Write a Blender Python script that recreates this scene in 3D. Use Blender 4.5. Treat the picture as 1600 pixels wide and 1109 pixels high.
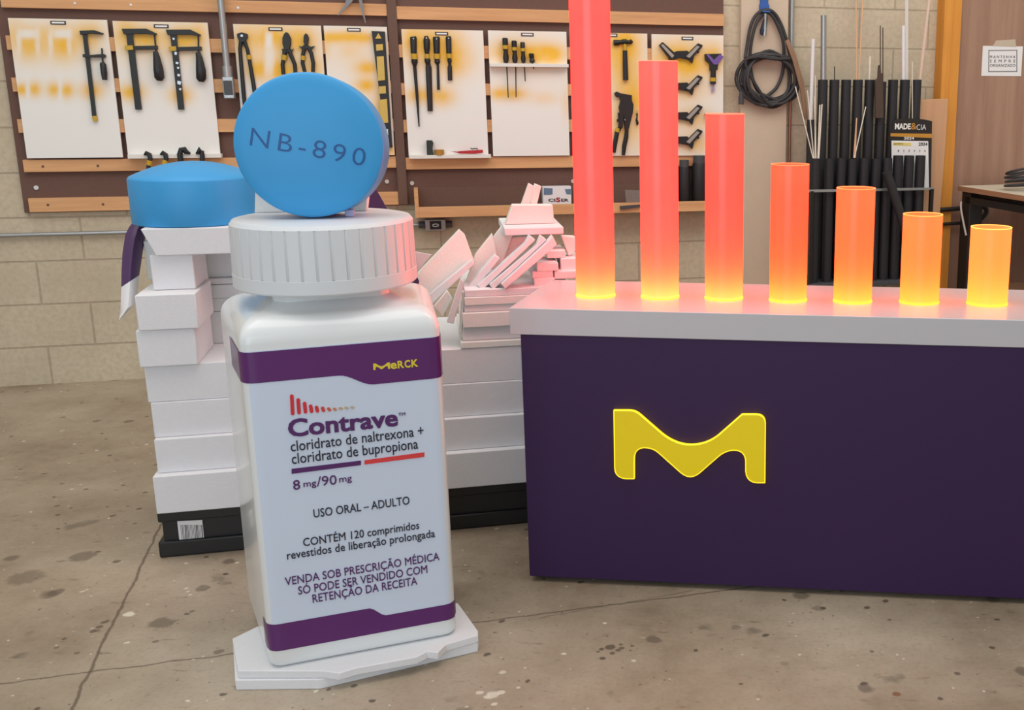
import bpy, bmesh, math, random
import numpy as np
from mathutils import Vector, Matrix
random.seed(4)
for o in list(bpy.data.objects): bpy.data.objects.remove(o)
S = bpy.context.scene
COL = S.collection
# ------------------------------------------------------------------ camera
H = 1.5
FPX, CX, CY = 1703., 1138., 533.
PITCH, ROLL = math.radians(12.99), math.radians(.33)
cp, sp, cr, sr = math.cos(PITCH), math.sin(PITCH), math.cos(ROLL), math.sin(ROLL)
RC = np.array([[cr, -sr, 0], [sr, cr, 0], [0, 0, 1]]) @ np.array([[1, 0, 0], [0, -sp, -cp], [0, cp, -sp]])
cam_d = bpy.data.cameras.new('camera'); cam = bpy.data.objects.new('camera', cam_d); COL.objects.link(cam)
cam_d.sensor_width = 36; cam_d.sensor_fit = 'HORIZONTAL'
cam_d.lens = FPX / 1600 * 36
cam_d.shift_x = (800 - CX) / 1600; cam_d.shift_y = -(554.5 - CY) / 1600
cam_d.clip_start = .05; cam_d.clip_end = 100
cam.matrix_world = Matrix.Translation((0, 0, H)) @ Matrix([RC[0], -RC[1], -RC[2]]).transposed().to_4x4()
S.camera = cam
# ------------------------------------------------------------------ light
S.view_settings.view_transform = 'Standard'; S.view_settings.look = 'None'
S.view_settings.gamma = 1; S.view_settings.use_curve_mapping = False
S.view_settings.exposure = -0.20
w = bpy.data.worlds.new('world'); S.world = w; w.use_nodes = True
w.node_tree.nodes['Background'].inputs[0].default_value = (1.0, .955, .90, 1)
w.node_tree.nodes['Background'].inputs[1].default_value = .62
def area(name, loc, target, size, power, color, sy=None):
    l = bpy.data.lights.new(name, 'AREA'); l.shape = 'RECTANGLE'; l.size = size; l.size_y = sy or size
    l.energy = power; l.color = color
    o = bpy.data.objects.new(name, l); COL.objects.link(o); o.location = loc
    o.rotation_euler = (Vector(target) - Vector(loc)).to_track_quat('-Z', 'Y').to_euler()
    return o
area('workshop_door_daylight', (-1.5, -3.2, 2.0), (-.6, 3.5, .8), 4.5, 120, (.68, .84, 1.0), 3.2)
area('roof_skylight', (-1.2, 2.6, 4.6), (-.6, 4.2, 0), 5.0, 112, (1.0, .98, .93), 3.0)
area('right_wall_fill', (1.9, 3.9, 4.5), (1.3, 6.8, 1.2), 2.6, 70, (1.0, .95, .86), 2.0)  # added fill lamp brightening the right back wall, not a real skylight
# ------------------------------------------------------------------ pixel -> place helpers
def ray(x, y): return RC.T @ np.array([(x - CX) / FPX, (y - CY) / FPX, 1.])
def ground(x, y, z=0.):
    d = ray(x, y); return np.array([0, 0, H]) + d * (z - H) / d[2]
class Frame:
    """an upright local frame: a along the face, d away from the viewer, z up"""
    def __init__(s, o, yaw):
        s.o = np.array([o[0], o[1], 0.]); s.yaw = yaw
        s.u = np.array([math.cos(yaw), math.sin(yaw), 0]); s.n = np.array([-math.sin(yaw), math.cos(yaw), 0])
    def at(s, x, y, d=0.):
        r = ray(x, y); P0 = s.o + s.n * d; c = np.array([0, 0, H])
        p = c + r * (np.dot(P0 - c, s.n) / np.dot(r, s.n))
        return (float(np.dot(p - s.o, s.u)), d, float(p[2]))
    def loc(s, p):
        q = np.array(p) - s.o; return (float(q @ s.u), float(q @ s.n), float(p[2]))
    def world(s, p):
        q = s.o + s.u * p[0] + s.n * p[1]; return (q[0], q[1], p[2])
    def ppm(s, x, y, d=0.):
        a = s.at(x, y, d); b = s.at(x, y + 10, d); return 10 / abs(a[2] - b[2])
WALL = Frame((-3.72266, 5.37334), math.radians(15.3))
CNT = Frame(ground(828, 908), math.radians(-5.2))
BOT = Frame(ground(424, 1047, .05), math.radians(24.0))
PAL = Frame(ground(252, 872), math.radians(15.3))
WORLD = Frame((0, 0, 0), 0)
# ------------------------------------------------------------------ mesh builder
class MB:
    def __init__(s): s.bm = bmesh.new()
    def box(s, a0, a1, d0, d1, z0, z1, M=None):
        v = [Vector((a, d, z)) for a in (a0, a1) for d in (d0, d1) for z in (z0, z1)]
        if M: v = [M @ q for q in v]
        v = [s.bm.verts.new(q) for q in v]
        for f in ((0, 1, 3, 2), (4, 6, 7, 5), (0, 4, 5, 1), (2, 3, 7, 6), (0, 2, 6, 4), (1, 5, 7, 3)):
            s.bm.faces.new([v[i] for i in f])
        return s
    def prism(s, pts, d0, d1):
        """pts: (a,z) outline, extruded from depth d0 to d1"""
        ar = sum(pts[i][0] * pts[(i + 1) % len(pts)][1] - pts[(i + 1) % len(pts)][0] * pts[i][1] for i in range(len(pts)))
        if ar < 0: pts = pts[::-1]
        f = [s.bm.verts.new((p[0], d0, p[1])) for p in pts]; b = [s.bm.verts.new((p[0], d1, p[1])) for p in pts]
        s.bm.faces.new(f); s.bm.faces.new(b[::-1])
        for i in range(len(pts)):
            j = (i + 1) % len(pts); s.bm.faces.new((f[j], f[i], b[i], b[j]))
        return s
    def slab(s, pts, z0, z1):
        """pts: (a,d) plan outline, extruded upwards"""
        ar = sum(pts[i][0] * pts[(i + 1) % len(pts)][1] - pts[(i + 1) % len(pts)][0] * pts[i][1] for i in range(len(pts)))
        if ar < 0: pts = pts[::-1]
        f = [s.bm.verts.new((p[0], p[1], z0)) for p in pts]; b = [s.bm.verts.new((p[0], p[1], z1)) for p in pts]
        s.bm.faces.new(f[::-1]); s.bm.faces.new(b)
        for i in range(len(pts)):
            j = (i + 1) % len(pts); s.bm.faces.new((f[i], f[j], b[j], b[i]))
        return s
    def tube(s, pts, r, n=10, flat=1.0, closed=False):
        pts = [Vector(p) for p in pts]
        if not hasattr(r, '__len__'): r = [r] * len(pts)
        rings = []; prev = None; N = len(pts)
        for i, p in enumerate(pts):
            if closed: t = (pts[(i + 1) % N] - pts[i - 1]).normalized()
            else: t = (pts[min(i + 1, N - 1)] - pts[max(i - 1, 0)]).normalized()
            if prev is None:
                x = Vector((0, 1, 0)).cross(t)
                if x.length < .1: x = Vector((1, 0, 0))
            else: x = prev - t * prev.dot(t)
            x.normalize(); prev = x; y = t.cross(x)
            rings.append([s.bm.verts.new(p + (x * math.cos(2 * math.pi * k / n) + y * flat * math.sin(2 * math.pi * k / n)) * r[i]) for k in range(n)])
        for i in range(N if closed else N - 1):
            A, B = rings[i], rings[(i + 1) % N]
            for k in range(n):
                s.bm.faces.new((A[k], A[(k + 1) % n], B[(k + 1) % n], B[k]))
        if not closed:
            s.bm.faces.new(rings[0][::-1]); s.bm.faces.new(rings[-1])
        return s
    def lathe(s, prof, c=(0, 0, 0), axis=(0, 0, 1), n=48, rfun=None):
        """prof: (radius, height) list; r=0 ends are closed"""
        ax = Vector(axis).normalized(); x = ax.orthogonal().normalized()
        if abs(ax.z) > .9: x = Vector((1, 0, 0))
        y = ax.cross(x); c = Vector(c); rings = []
        for r, h in prof:
            if r == 0: rings.append([s.bm.verts.new(c + ax * h)])
            else: rings.append([s.bm.verts.new(c + ax * h + (x * math.cos(2 * math.pi * k / n) + y * math.sin(2 * math.pi * k / n)) * (r * (rfun(k) if rfun else 1))) for k in range(n)])
        for A, B in zip(rings, rings[1:]):
            for k in range(n):
                j = (k + 1) % n
                if len(A) == 1 and len(B) == 1: continue
                if len(A) == 1: s.bm.faces.new((A[0], B[j], B[k]))
                elif len(B) == 1: s.bm.faces.new((A[k], A[j], B[0]))
                else: s.bm.faces.new((A[k], A[j], B[j], B[k]))
        return s
    def cyl(s, c, r, h, axis=(0, 0, 1), n=24, r2=None):
        return s.lathe([(0, 0), (r, 0), (r if r2 is None else r2, h), (0, h)], c, axis, n)
ORG = {}
def finish(name, mb, mat, shift=(0, 0, 0), bevel=0, angle=35, seg=2):
    bm = mb.bm
    bmesh.ops.translate(bm, verts=bm.verts, vec=-Vector(shift))
    bmesh.ops.recalc_face_normals(bm, faces=bm.faces)
    me = bpy.data.meshes.new(name); bm.to_mesh(me); bm.free()
    for p in me.polygons: p.use_smooth = True
    me.set_sharp_from_angle(angle=math.radians(angle))
    if mat: me.materials.append(mat)
    o = bpy.data.objects.new(name, me); COL.objects.link(o)
    if bevel:
        m = o.modifiers.new('bevel', 'BEVEL'); m.width = bevel; m.segments = seg; m.limit_method = 'ANGLE'; m.angle_limit = math.radians(40)
        m.harden_normals = False
    return o
def tag(o, label, cat, group=None):
    o['label'] = label; o['category'] = cat
    if group: o['group'] = group
def thing(name, label, cat, fr, org, group=None):
    o = bpy.data.objects.new(name, None); COL.objects.link(o); o.empty_display_size = .05
    o.location = fr.world(org); o.rotation_euler = (0, 0, fr.yaw); ORG[o.name] = tuple(org)
    tag(o, label, cat, group); return o
def part(name, mb, mat, parent, label=None, bevel=0, angle=35, seg=2):
    org = ORG[parent.name]
    o = finish(name, mb, mat, org, bevel, angle, seg); o.parent = parent; ORG[o.name] = org
    if label: o['label'] = label
    return o
def solo(name, label, cat, fr, mb, mat, group=None, bevel=0, angle=35, seg=2):
    vs = [v.co for v in mb.bm.verts]
    lo = [min(v[i] for v in vs) for i in range(3)]; hi = [max(v[i] for v in vs) for i in range(3)]
    org = ((lo[0] + hi[0]) / 2, (lo[1] + hi[1]) / 2, lo[2])
    o = finish(name, mb, mat, org, bevel, angle, seg); o.location = fr.world(org); o.rotation_euler = (0, 0, fr.yaw)
    ORG[o.name] = org; tag(o, label, cat, group); return o
def struct(name, mb, mat, fr=WORLD, bevel=0, label=None, cat=None):
    o = finish(name, mb, mat, (0, 0, 0), bevel); o.location = fr.world((0, 0, 0)); o.rotation_euler = (0, 0, fr.yaw)
    o['kind'] = 'structure'
    if label: o['label'] = label; o['category'] = cat
    return o
# ------------------------------------------------------------------ materials
def lin(c): return tuple((v / 255 / 12.92 if v / 255 <= .04045 else ((v / 255 + .055) / 1.055) ** 2.4) for v in c) + (1,)
MATS = {}
def mat(name, rgb, rough=.6, var=.06, scale=30, metal=0., bump=0., bscale=None, emit=None, estr=0., coat=0., spec=.5):
    if name in MATS: return MATS[name]
    m = bpy.data.materials.new(name); m.use_nodes = True; nt = m.node_tree; N = nt.nodes; L = nt.links
    b = N['Principled BSDF']; c = lin(rgb)
    b.inputs['Roughness'].default_value = rough; b.inputs['Metallic'].default_value = metal
    b.inputs['Coat Weight'].default_value = coat; b.inputs['Specular IOR Level'].default_value = spec
    tc = N.new('ShaderNodeTexCoord'); nz = N.new('ShaderNodeTexNoise'); nz.inputs['Scale'].default_value = scale; nz.inputs['Detail'].default_value = 5
    L.new(tc.outputs['Object'], nz.inputs['Vector'])
    mx = N.new('ShaderNodeMix'); mx.data_type = 'RGBA'
    mx.inputs['A'].default_value = tuple(max(0, v * (1 - var)) for v in c[:3]) + (1,)
    mx.inputs['B'].default_value = tuple(min(1, v * (1 + var)) for v in c[:3]) + (1,)
    L.new(nz.outputs['Fac'], mx.inputs['Factor']); L.new(mx.outputs['Result'], b.inputs['Base Color'])
    if bump:
        n2 = N.new('ShaderNodeTexNoise'); n2.inputs['Scale'].default_value = bscale or scale * 4; n2.inputs['Detail'].default_value = 4
        L.new(tc.outputs['Object'], n2.inputs['Vector'])
        bp = N.new('ShaderNodeBump'); bp.inputs['Strength'].default_value = bump; bp.inputs['Distance'].default_value = .004
        L.new(n2.outputs['Fac'], bp.inputs['Height']); L.new(bp.outputs['Normal'], b.inputs['Normal'])
    if emit:
        b.inputs['Emission Color'].default_value = lin(emit); b.inputs['Emission Strength'].default_value = estr
    MATS[name] = m; return m
def wood(name, c1, c2, vertical=False, sc=6., rough=.65):
    if name in MATS: return MATS[name]
    m = bpy.data.materials.new(name); m.use_nodes = True; nt = m.node_tree; N = nt.nodes; L = nt.links
    b = N['Principled BSDF']; b.inputs['Roughness'].default_value = rough
    tc = N.new('ShaderNodeTexCoord'); mp = N.new('ShaderNodeMapping')
    mp.inputs['Scale'].default_value = (sc * 6, sc * 6, sc * .35) if vertical else (sc * .35, sc * 6, sc * 6)
    nz = N.new('ShaderNodeTexNoise'); nz.inputs['Scale'].default_value = 1; nz.inputs['Detail'].default_value = 7; nz.inputs['Roughness'].default_value = .65
    rp = N.new('ShaderNodeValToRGB'); rp.color_ramp.elements[0].position = .3; rp.color_ramp.elements[1].position = .7
    rp.color_ramp.elements[0].color = lin(c1); rp.color_ramp.elements[1].color = lin(c2)
    L.new(tc.outputs['Object'], mp.inputs['Vector']); L.new(mp.outputs['Vector'], nz.inputs['Vector'])
    L.new(nz.outputs['Fac'], rp.inputs['Fac']); L.new(rp.outputs['Color'], b.inputs['Base Color'])
    MATS[name] = m; return m
def math_node(nt, op, a, b=None, clamp=False):
    n = nt.nodes.new('ShaderNodeMath'); n.operation = op; n.use_clamp = clamp
    for i, v in enumerate((a, b)):
        if v is None: continue
        if isinstance(v, (int, float)): n.inputs[i].default_value = v
        else: nt.links.new(v, n.inputs[i])
    return n.outputs[0]
def mixc(nt, fac, A, B):
    n = nt.nodes.new('ShaderNodeMix'); n.data_type = 'RGBA'
    for k, v in (('Factor', fac), ('A', A), ('B', B)):
        if isinstance(v, (tuple, float, int)): n.inputs[k].default_value = v
        else: nt.links.new(v, n.inputs[k])
    return n.outputs['Result']
def noise(nt, vec, scale, detail=4, rough=.55):
    n = nt.nodes.new('ShaderNodeTexNoise'); n.inputs['Scale'].default_value = scale; n.inputs['Detail'].default_value = detail; n.inputs['Roughness'].default_value = rough
    nt.links.new(vec, n.inputs['Vector']); return n.outputs['Fac']
def step(nt, v, lo, hi):
    n = nt.nodes.new('ShaderNodeMapRange'); n.inputs[1].default_value = lo; n.inputs[2].default_value = hi; n.clamp = True
    nt.links.new(v, n.inputs[0]); return n.outputs[0]
def concrete_floor():
    m = bpy.data.materials.new('concrete_floor'); m.use_nodes = True; nt = m.node_tree; N = nt.nodes
    b = N['Principled BSDF']; tc = N.new('ShaderNodeTexCoord'); V = tc.outputs['Object']
    base = mixc(nt, step(nt, noise(nt, V, 1.0, 6, .62), .36, .62), lin((126, 109, 88)), lin((184, 170, 150)))
    base = mixc(nt, math_node(nt, 'MULTIPLY', step(nt, noise(nt, V, 14, 8, .7), .35, .7), .55), base, lin((168, 152, 132)))
    base = mixc(nt, math_node(nt, 'MULTIPLY', step(nt, noise(nt, V, 70, 6, .7), .5, .75), .35), base, lin((112, 96, 80)))
    mpz = N.new('ShaderNodeMapping'); mpz.inputs['Scale'].default_value = (1, 3.2, 1); mpz.inputs['Rotation'].default_value = (0, 0, .5); nt.links.new(V, mpz.inputs['Vector'])
    base = mixc(nt, math_node(nt, 'MULTIPLY', step(nt, noise(nt, mpz.outputs['Vector'], 9, 6, .6), .62, .70), .55), base, lin((108, 88, 70)))
    base = mixc(nt, math_node(nt, 'MULTIPLY', step(nt, noise(nt, mpz.outputs['Vector'], 21, 5, .6), .66, .72), .6), base, lin((206, 196, 178)))
    # dark oily blotches
    f = step(nt, noise(nt, V, 5.5, 3), .66, .72); base = mixc(nt, math_node(nt, 'MULTIPLY', f, .45), base, lin((84, 72, 60)))
    # drip spots
    def spots(scale, rad, thr, col, amt, base, off):
        mp = N.new('ShaderNodeMapping'); mp.inputs['Location'].default_value = off; nt.links.new(V, mp.inputs['Vector'])
        d = noise(nt, mp.outputs['Vector'], scale * 1.6, 2)
        ad = N.new('ShaderNodeVectorMath'); ad.operation = 'MULTIPLY_ADD'; nt.links.new(d, ad.inputs[0]); ad.inputs[1].default_value = (.35 / scale,) * 3; nt.links.new(mp.outputs['Vector'], ad.inputs[2])
        vo = N.new('ShaderNodeTexVoronoi'); vo.inputs['Scale'].default_value = scale; nt.links.new(ad.outputs[0], vo.inputs['Vector'])
        inside = math_node(nt, 'SUBTRACT', 1, step(nt, vo.outputs['Distance'], rad * .7, rad))
        sep = N.new('ShaderNodeSeparateColor'); nt.links.new(vo.outputs['Color'], sep.inputs[0])
        sel = math_node(nt, 'GREATER_THAN', sep.outputs[0], thr)
        return mixc(nt, math_node(nt, 'MULTIPLY', math_node(nt, 'MULTIPLY', inside, sel), amt), base, col)
    base = spots(16, .17, .72, lin((70, 58, 48)), .75, base, (0, 0, 0))
    base = spots(7, .20, .80, lin((86, 74, 64)), .6, base, (.3, .7, 0))
    base = spots(34, .13, .75, lin((92, 74, 58)), .7, base, (1.3, .2, 0))
    base = spots(13, .10, .72, lin((222, 214, 198)), .85, base, (2.1, .4, 0))
    base = spots(26, .12, .82, lin((214, 205, 190)), .8, base, (.6, 1.4, 0))
    wb = math_node(nt, 'MULTIPLY', math_node(nt, 'SUBTRACT', noise(nt, V, 40, 3), .5), .04)
    for (sx, sy, rad, col, amt) in STAINS:
        g_ = ground(sx, sy); dn = N.new('ShaderNodeVectorMath'); dn.operation = 'DISTANCE'; nt.links.new(V, dn.inputs[0]); dn.inputs[1].default_value = (g_[0], g_[1], 0)
        fac = math_node(nt, 'SUBTRACT', 1, step(nt, math_node(nt, 'ADD', dn.outputs['Value'], math_node(nt, 'MULTIPLY', wb, min(1, rad / .03))), rad * .7, rad))
        base = mixc(nt, math_node(nt, 'MULTIPLY', fac, amt), base, lin(col))
    # expansion joints and cracks: distance to straight lines with wobble
    sep = N.new('ShaderNodeSeparateXYZ'); nt.links.new(V, sep.inputs[0]); wob = noise(nt, V, 9, 4)
    for p, q, wd, amt, lim in JOINTS:
        dx, dy = q[0] - p[0], q[1] - p[1]; Ln = math.hypot(dx, dy); nx, ny = -dy / Ln, dx / Ln
        e = math_node(nt, 'ADD', math_node(nt, 'MULTIPLY', sep.outputs[0], nx), math_node(nt, 'MULTIPLY', sep.outputs[1], ny))
        e = math_node(nt, 'ADD', e, -(p[0] * nx + p[1] * ny)); e = math_node(nt, 'ADD', e, math_node(nt, 'MULTIPLY', math_node(nt, 'SUBTRACT', wob, .5), .03))
        e = math_node(nt, 'ABSOLUTE', e); fac = math_node(nt, 'SUBTRACT', 1, step(nt, e, wd * .4, wd))
        if lim:
            t = math_node(nt, 'ADD', math_node(nt, 'MULTIPLY', sep.outputs[0], dx / Ln), math_node(nt, 'MULTIPLY', sep.outputs[1], dy / Ln))
            t = math_node(nt, 'ADD', t, -(p[0] * dx + p[1] * dy) / Ln)
            fac = math_node(nt, 'MULTIPLY', fac, math_node(nt, 'MULTIPLY', math_node(nt, 'GREATER_THAN', t, 0), math_node(nt, 'LESS_THAN', t, Ln)))
        base = mixc(nt, math_node(nt, 'MULTIPLY', fac, amt), base, lin((76, 60, 50)))
    nt.links.new(base, b.inputs['Base Color'])
    r = step(nt, noise(nt, V, 2.2, 5), .3, .7); rr = math_node(nt, 'ADD', math_node(nt, 'MULTIPLY', r, .22), .34); nt.links.new(rr, b.inputs['Roughness'])
    bp = N.new('ShaderNodeBump'); bp.inputs['Strength'].default_value = .25; bp.inputs['Distance'].default_value = .004
    nt.links.new(noise(nt, V, 60, 6), bp.inputs['Height']); nt.links.new(bp.outputs['Normal'], b.inputs['Normal'])
    return m
JOINTS = [(ground(251, 822), ground(110, 1109), .006, .7, False), (ground(0, 1068), ground(365, 1021), .005, .65, False),
          (ground(840, 966), ground(1085, 922), .003, .5, True)]
DK, WH = (74, 62, 52), (218, 210, 192)
STAINS = [(130, 869, .045, DK, .55), (40, 902, .06, DK, .45), (77, 929, .03, DK, .5), (252, 973, .04, DK, .55), (317, 919, .026, DK, .5), (183, 877, .014, DK, .7), (155, 979, .012, DK, .7), (163, 972, .011, DK, .7), (146, 986, .010, DK, .7), (152, 985, .009, DK, .6), (168, 969, .008, DK, .6),
          (100, 998, .009, DK, .7), (88, 1012, .009, DK, .6), (120, 1020, .008, DK, .6), (243, 1002, .010, DK, .6), (300, 955, .008, DK, .6), (342, 1018, .016, DK, .55), (953, 1011, .016, DK, .75), (940, 1014, .009, DK, .75), (965, 1016, .009, DK, .7), (972, 1012, .010, DK, .7), (957, 1020, .009, DK, .7), (934, 1018, .006, DK, .7), (985, 1016, .005, DK, .7), (970, 1007, .007, DK, .7),
          (1400, 1084, .012, (120, 78, 48), .8), (1495, 1052, .010, DK, .7), (1390, 968, .008, DK, .6), (1278, 950, .022, DK, .4), (1150, 980, .016, DK, .35), (1362, 1018, .008, DK, .6), (1225, 1036, .014, DK, .3),
          (200, 959, .016, WH, .9), (204, 960, .014, WH, .9), (291, 919, .007, WH, .9), (294, 924, .007, WH, .9), (297, 929, .006, WH, .9), (770, 1086, .020, WH, .8), (762, 1088, .012, WH, .8), (783, 1082, .012, WH, .8), (785, 1050, .010, WH, .7), (750, 1082, .010, WH, .8), (772, 1100, .009, WH, .8), (810, 1074, .006, WH, .7), (990, 1032, .007, WH, .7)]
def block_wall():
    m = bpy.data.materials.new('painted_concrete_block'); m.use_nodes = True; nt = m.node_tree; N = nt.nodes
    b = N['Principled BSDF']; b.inputs['Roughness'].default_value = .8; tc = N.new('ShaderNodeTexCoord')
    mp = N.new('ShaderNodeMapping'); mp.inputs['Rotation'].default_value = (-math.pi / 2, 0, 0); nt.links.new(tc.outputs['Object'], mp.inputs['Vector'])
    br = N.new('ShaderNodeTexBrick'); br.inputs['Scale'].default_value = 1; br.inputs['Brick Width'].default_value = .44; br.inputs['Row Height'].default_value = .2205
    br.inputs['Mortar Size'].default_value = .006; br.inputs['Mortar Smooth'].default_value = .5; br.offset = .5
    mp.inputs['Location'].default_value = (-.02, .025, 0)
    nt.links.new(mp.outputs['Vector'], br.inputs['Vector'])
    V = tc.outputs['Object']
    c = mixc(nt, step(nt, noise(nt, V, 3, 5), .3, .7), lin((190, 178, 154)), lin((206, 194, 170)))
    c = mixc(nt, step(nt, noise(nt, V, 40, 4), .4, .8), c, lin((182, 168, 144)))
    c = mixc(nt, math_node(nt, 'MULTIPLY', br.outputs['Fac'], .4), c, lin((128, 114, 96)))
    nt.links.new(c, b.inputs['Base Color'])
    hgt = math_node(nt, 'SUBTRACT', math_node(nt, 'MULTIPLY', noise(nt, V, 90, 5), .25), br.outputs['Fac'])
    bp = N.new('ShaderNodeBump'); bp.inputs['Strength'].default_value = .5; bp.inputs['Distance'].default_value = .006
    nt.links.new(hgt, bp.inputs['Height']); nt.links.new(bp.outputs['Normal'], b.inputs['Normal'])
    return m
def painted_board():
    m = bpy.data.materials.new('white_board_with_yellow_overspray'); m.use_nodes = True; nt = m.node_tree; N = nt.nodes
    b = N['Principled BSDF']; b.inputs['Roughness'].default_value = .5
    at = N.new('ShaderNodeAttribute'); at.attribute_name = 'overspray'; tc = N.new('ShaderNodeTexCoord')
    nz = noise(nt, tc.outputs['Object'], 260, 3); big = noise(nt, tc.outputs['Object'], 9, 3)
    f = math_node(nt, 'MULTIPLY', at.outputs['Fac'], math_node(nt, 'ADD', math_node(nt, 'MULTIPLY', nz, .6), .68), clamp=True)
    f = math_node(nt, 'MULTIPLY', f, math_node(nt, 'ADD', math_node(nt, 'MULTIPLY', big, .6), .7), clamp=True)
    c = mixc(nt, f, lin((236, 236, 232)), lin((240, 186, 46)))
    nt.links.new(c, b.inputs['Base Color']); return m
def glow(name, rgb, em_rgb, e, base_mix=.4):
    """frosted acrylic tube: light from its LED foot passes through it and it glows in its own colour"""
    m = bpy.data.materials.new(name); m.use_nodes = True; nt = m.node_tree; N = nt.nodes; L = nt.links
    out = N['Material Output']; N.remove(N['Principled BSDF']); c = lin(rgb)
    tr = N.new('ShaderNodeBsdfTranslucent'); tr.inputs[0].default_value = tuple(math.sqrt(v) for v in c[:3]) + (1,)
    df = N.new('ShaderNodeBsdfDiffuse'); df.inputs[0].default_value = c
    tc = N.new('ShaderNodeTexCoord'); nz = noise(nt, tc.outputs['Object'], 9, 4)
    gl = N.new('ShaderNodeBsdfGlossy'); gl.inputs['Roughness'].default_value = .25
    em = N.new('ShaderNodeEmission'); em.inputs[0].default_value = tuple(em_rgb) + (1,)
    L.new(math_node(nt, 'MULTIPLY', math_node(nt, 'ADD', math_node(nt, 'MULTIPLY', nz, .35), .82), e), em.inputs[1])
    m1 = N.new('ShaderNodeMixShader'); m1.inputs[0].default_value = base_mix; L.new(tr.outputs[0], m1.inputs[1]); L.new(df.outputs[0], m1.inputs[2])
    m2 = N.new('ShaderNodeMixShader'); m2.inputs[0].default_value = .05; L.new(m1.outputs[0], m2.inputs[1]); L.new(gl.outputs[0], m2.inputs[2])
    ad = N.new('ShaderNodeAddShader'); L.new(m2.outputs[0], ad.inputs[0]); L.new(em.outputs[0], ad.inputs[1]); L.new(ad.outputs[0], out.inputs[0])
    return m
FOAM = mat('white_polystyrene', (224, 225, 228), .85, .03, 60, bump=.25, bscale=220)
FOAM2 = mat('cream_polystyrene', (230, 229, 224), .85, .03, 60, bump=.3, bscale=180)
RAILW = wood('raw_pine_batten', (200, 148, 102), (224, 174, 124), False, 5)
DARKW = mat('dark_brown_backing', (104, 76, 66), .75, .1, 60, bump=.1)
POSTW = mat('brown_painted_post', (104, 78, 66), .7, .1, 50)
BLACK = mat('black_plastic', (30, 30, 32), .45, .2, 40)
BLACKM = mat('black_steel', (40, 38, 36), .4, .2, 60, metal=.3)
YEL = mat('yellow_tape', (196, 158, 40), .5, .1, 60)
STEEL = mat('bare_steel', (176, 178, 178), .3, .1, 60, metal=.9)
STEEL2 = mat('dull_steel', (128, 130, 132), .45, .1, 60, metal=.6)
WHITEP = mat('white_paint', (228, 226, 220), .5, .03, 40)
PAPER = mat('white_paper', (232, 232, 232), .7, .03, 50)
GREY = mat('grey_aluminium', (170, 172, 172), .35, .1, 50, metal=.7)
DGREY = mat('dark_grey_plastic', (70, 72, 76), .5, .1, 50)
TUBEB = mat('black_cardboard_tube', (34, 34, 38), .55, .15, 25)
PURPLE = mat('purple_vinyl', (78, 46, 92), .4, .08, 20)
# ------------------------------------------------------------------ crop pixel systems used while measuring
def crop(x0, y0, s): return lambda x, y: (x0 + x / s, y0 + y / s)
c1 = crop(0, 0, 3.96); c2 = crop(340, 0, 3.96); c3 = crop(600, 0, 3.96); c4 = crop(940, 0, 4.95); c5 = crop(1200, 0, 3.96)
c6 = crop(1200, 180, 3.96); c7 = crop(0, 220, 3.96); c8 = crop(620, 220, 5.28); c9 = crop(1240, 60, 5.546); ccab = crop(1130, 0, 6.16)
cA = crop(640, 280, 3.96); cB = crop(160, 340, 3.7); cL = crop(340, 500, 3.6975); cK = crop(340, 760, 3.261); cM = crop(880, 580, 3.81)
cT = crop(1440, 180, 4.62); cS = crop(880, 260, 3.96); cC = crop(540, 270, 5.544); cP = crop(340, 90, 3.262)
def az(fr, pts, c=None, d=0.):
    r = []
    for p in pts:
        q = fr.at(*(c(*p[:2]) if c else p[:2]), d); r.append((q[0], q[2]))
    return r
def p3(fr, pts, c=None, d=0.):
    r = []
    for p in pts:
        q = fr.at(*(c(*p[:2]) if c else p[:2]), d); r.append((q[0], d + (p[2] if len(p) > 2 else 0), q[2]))
    return r
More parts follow.
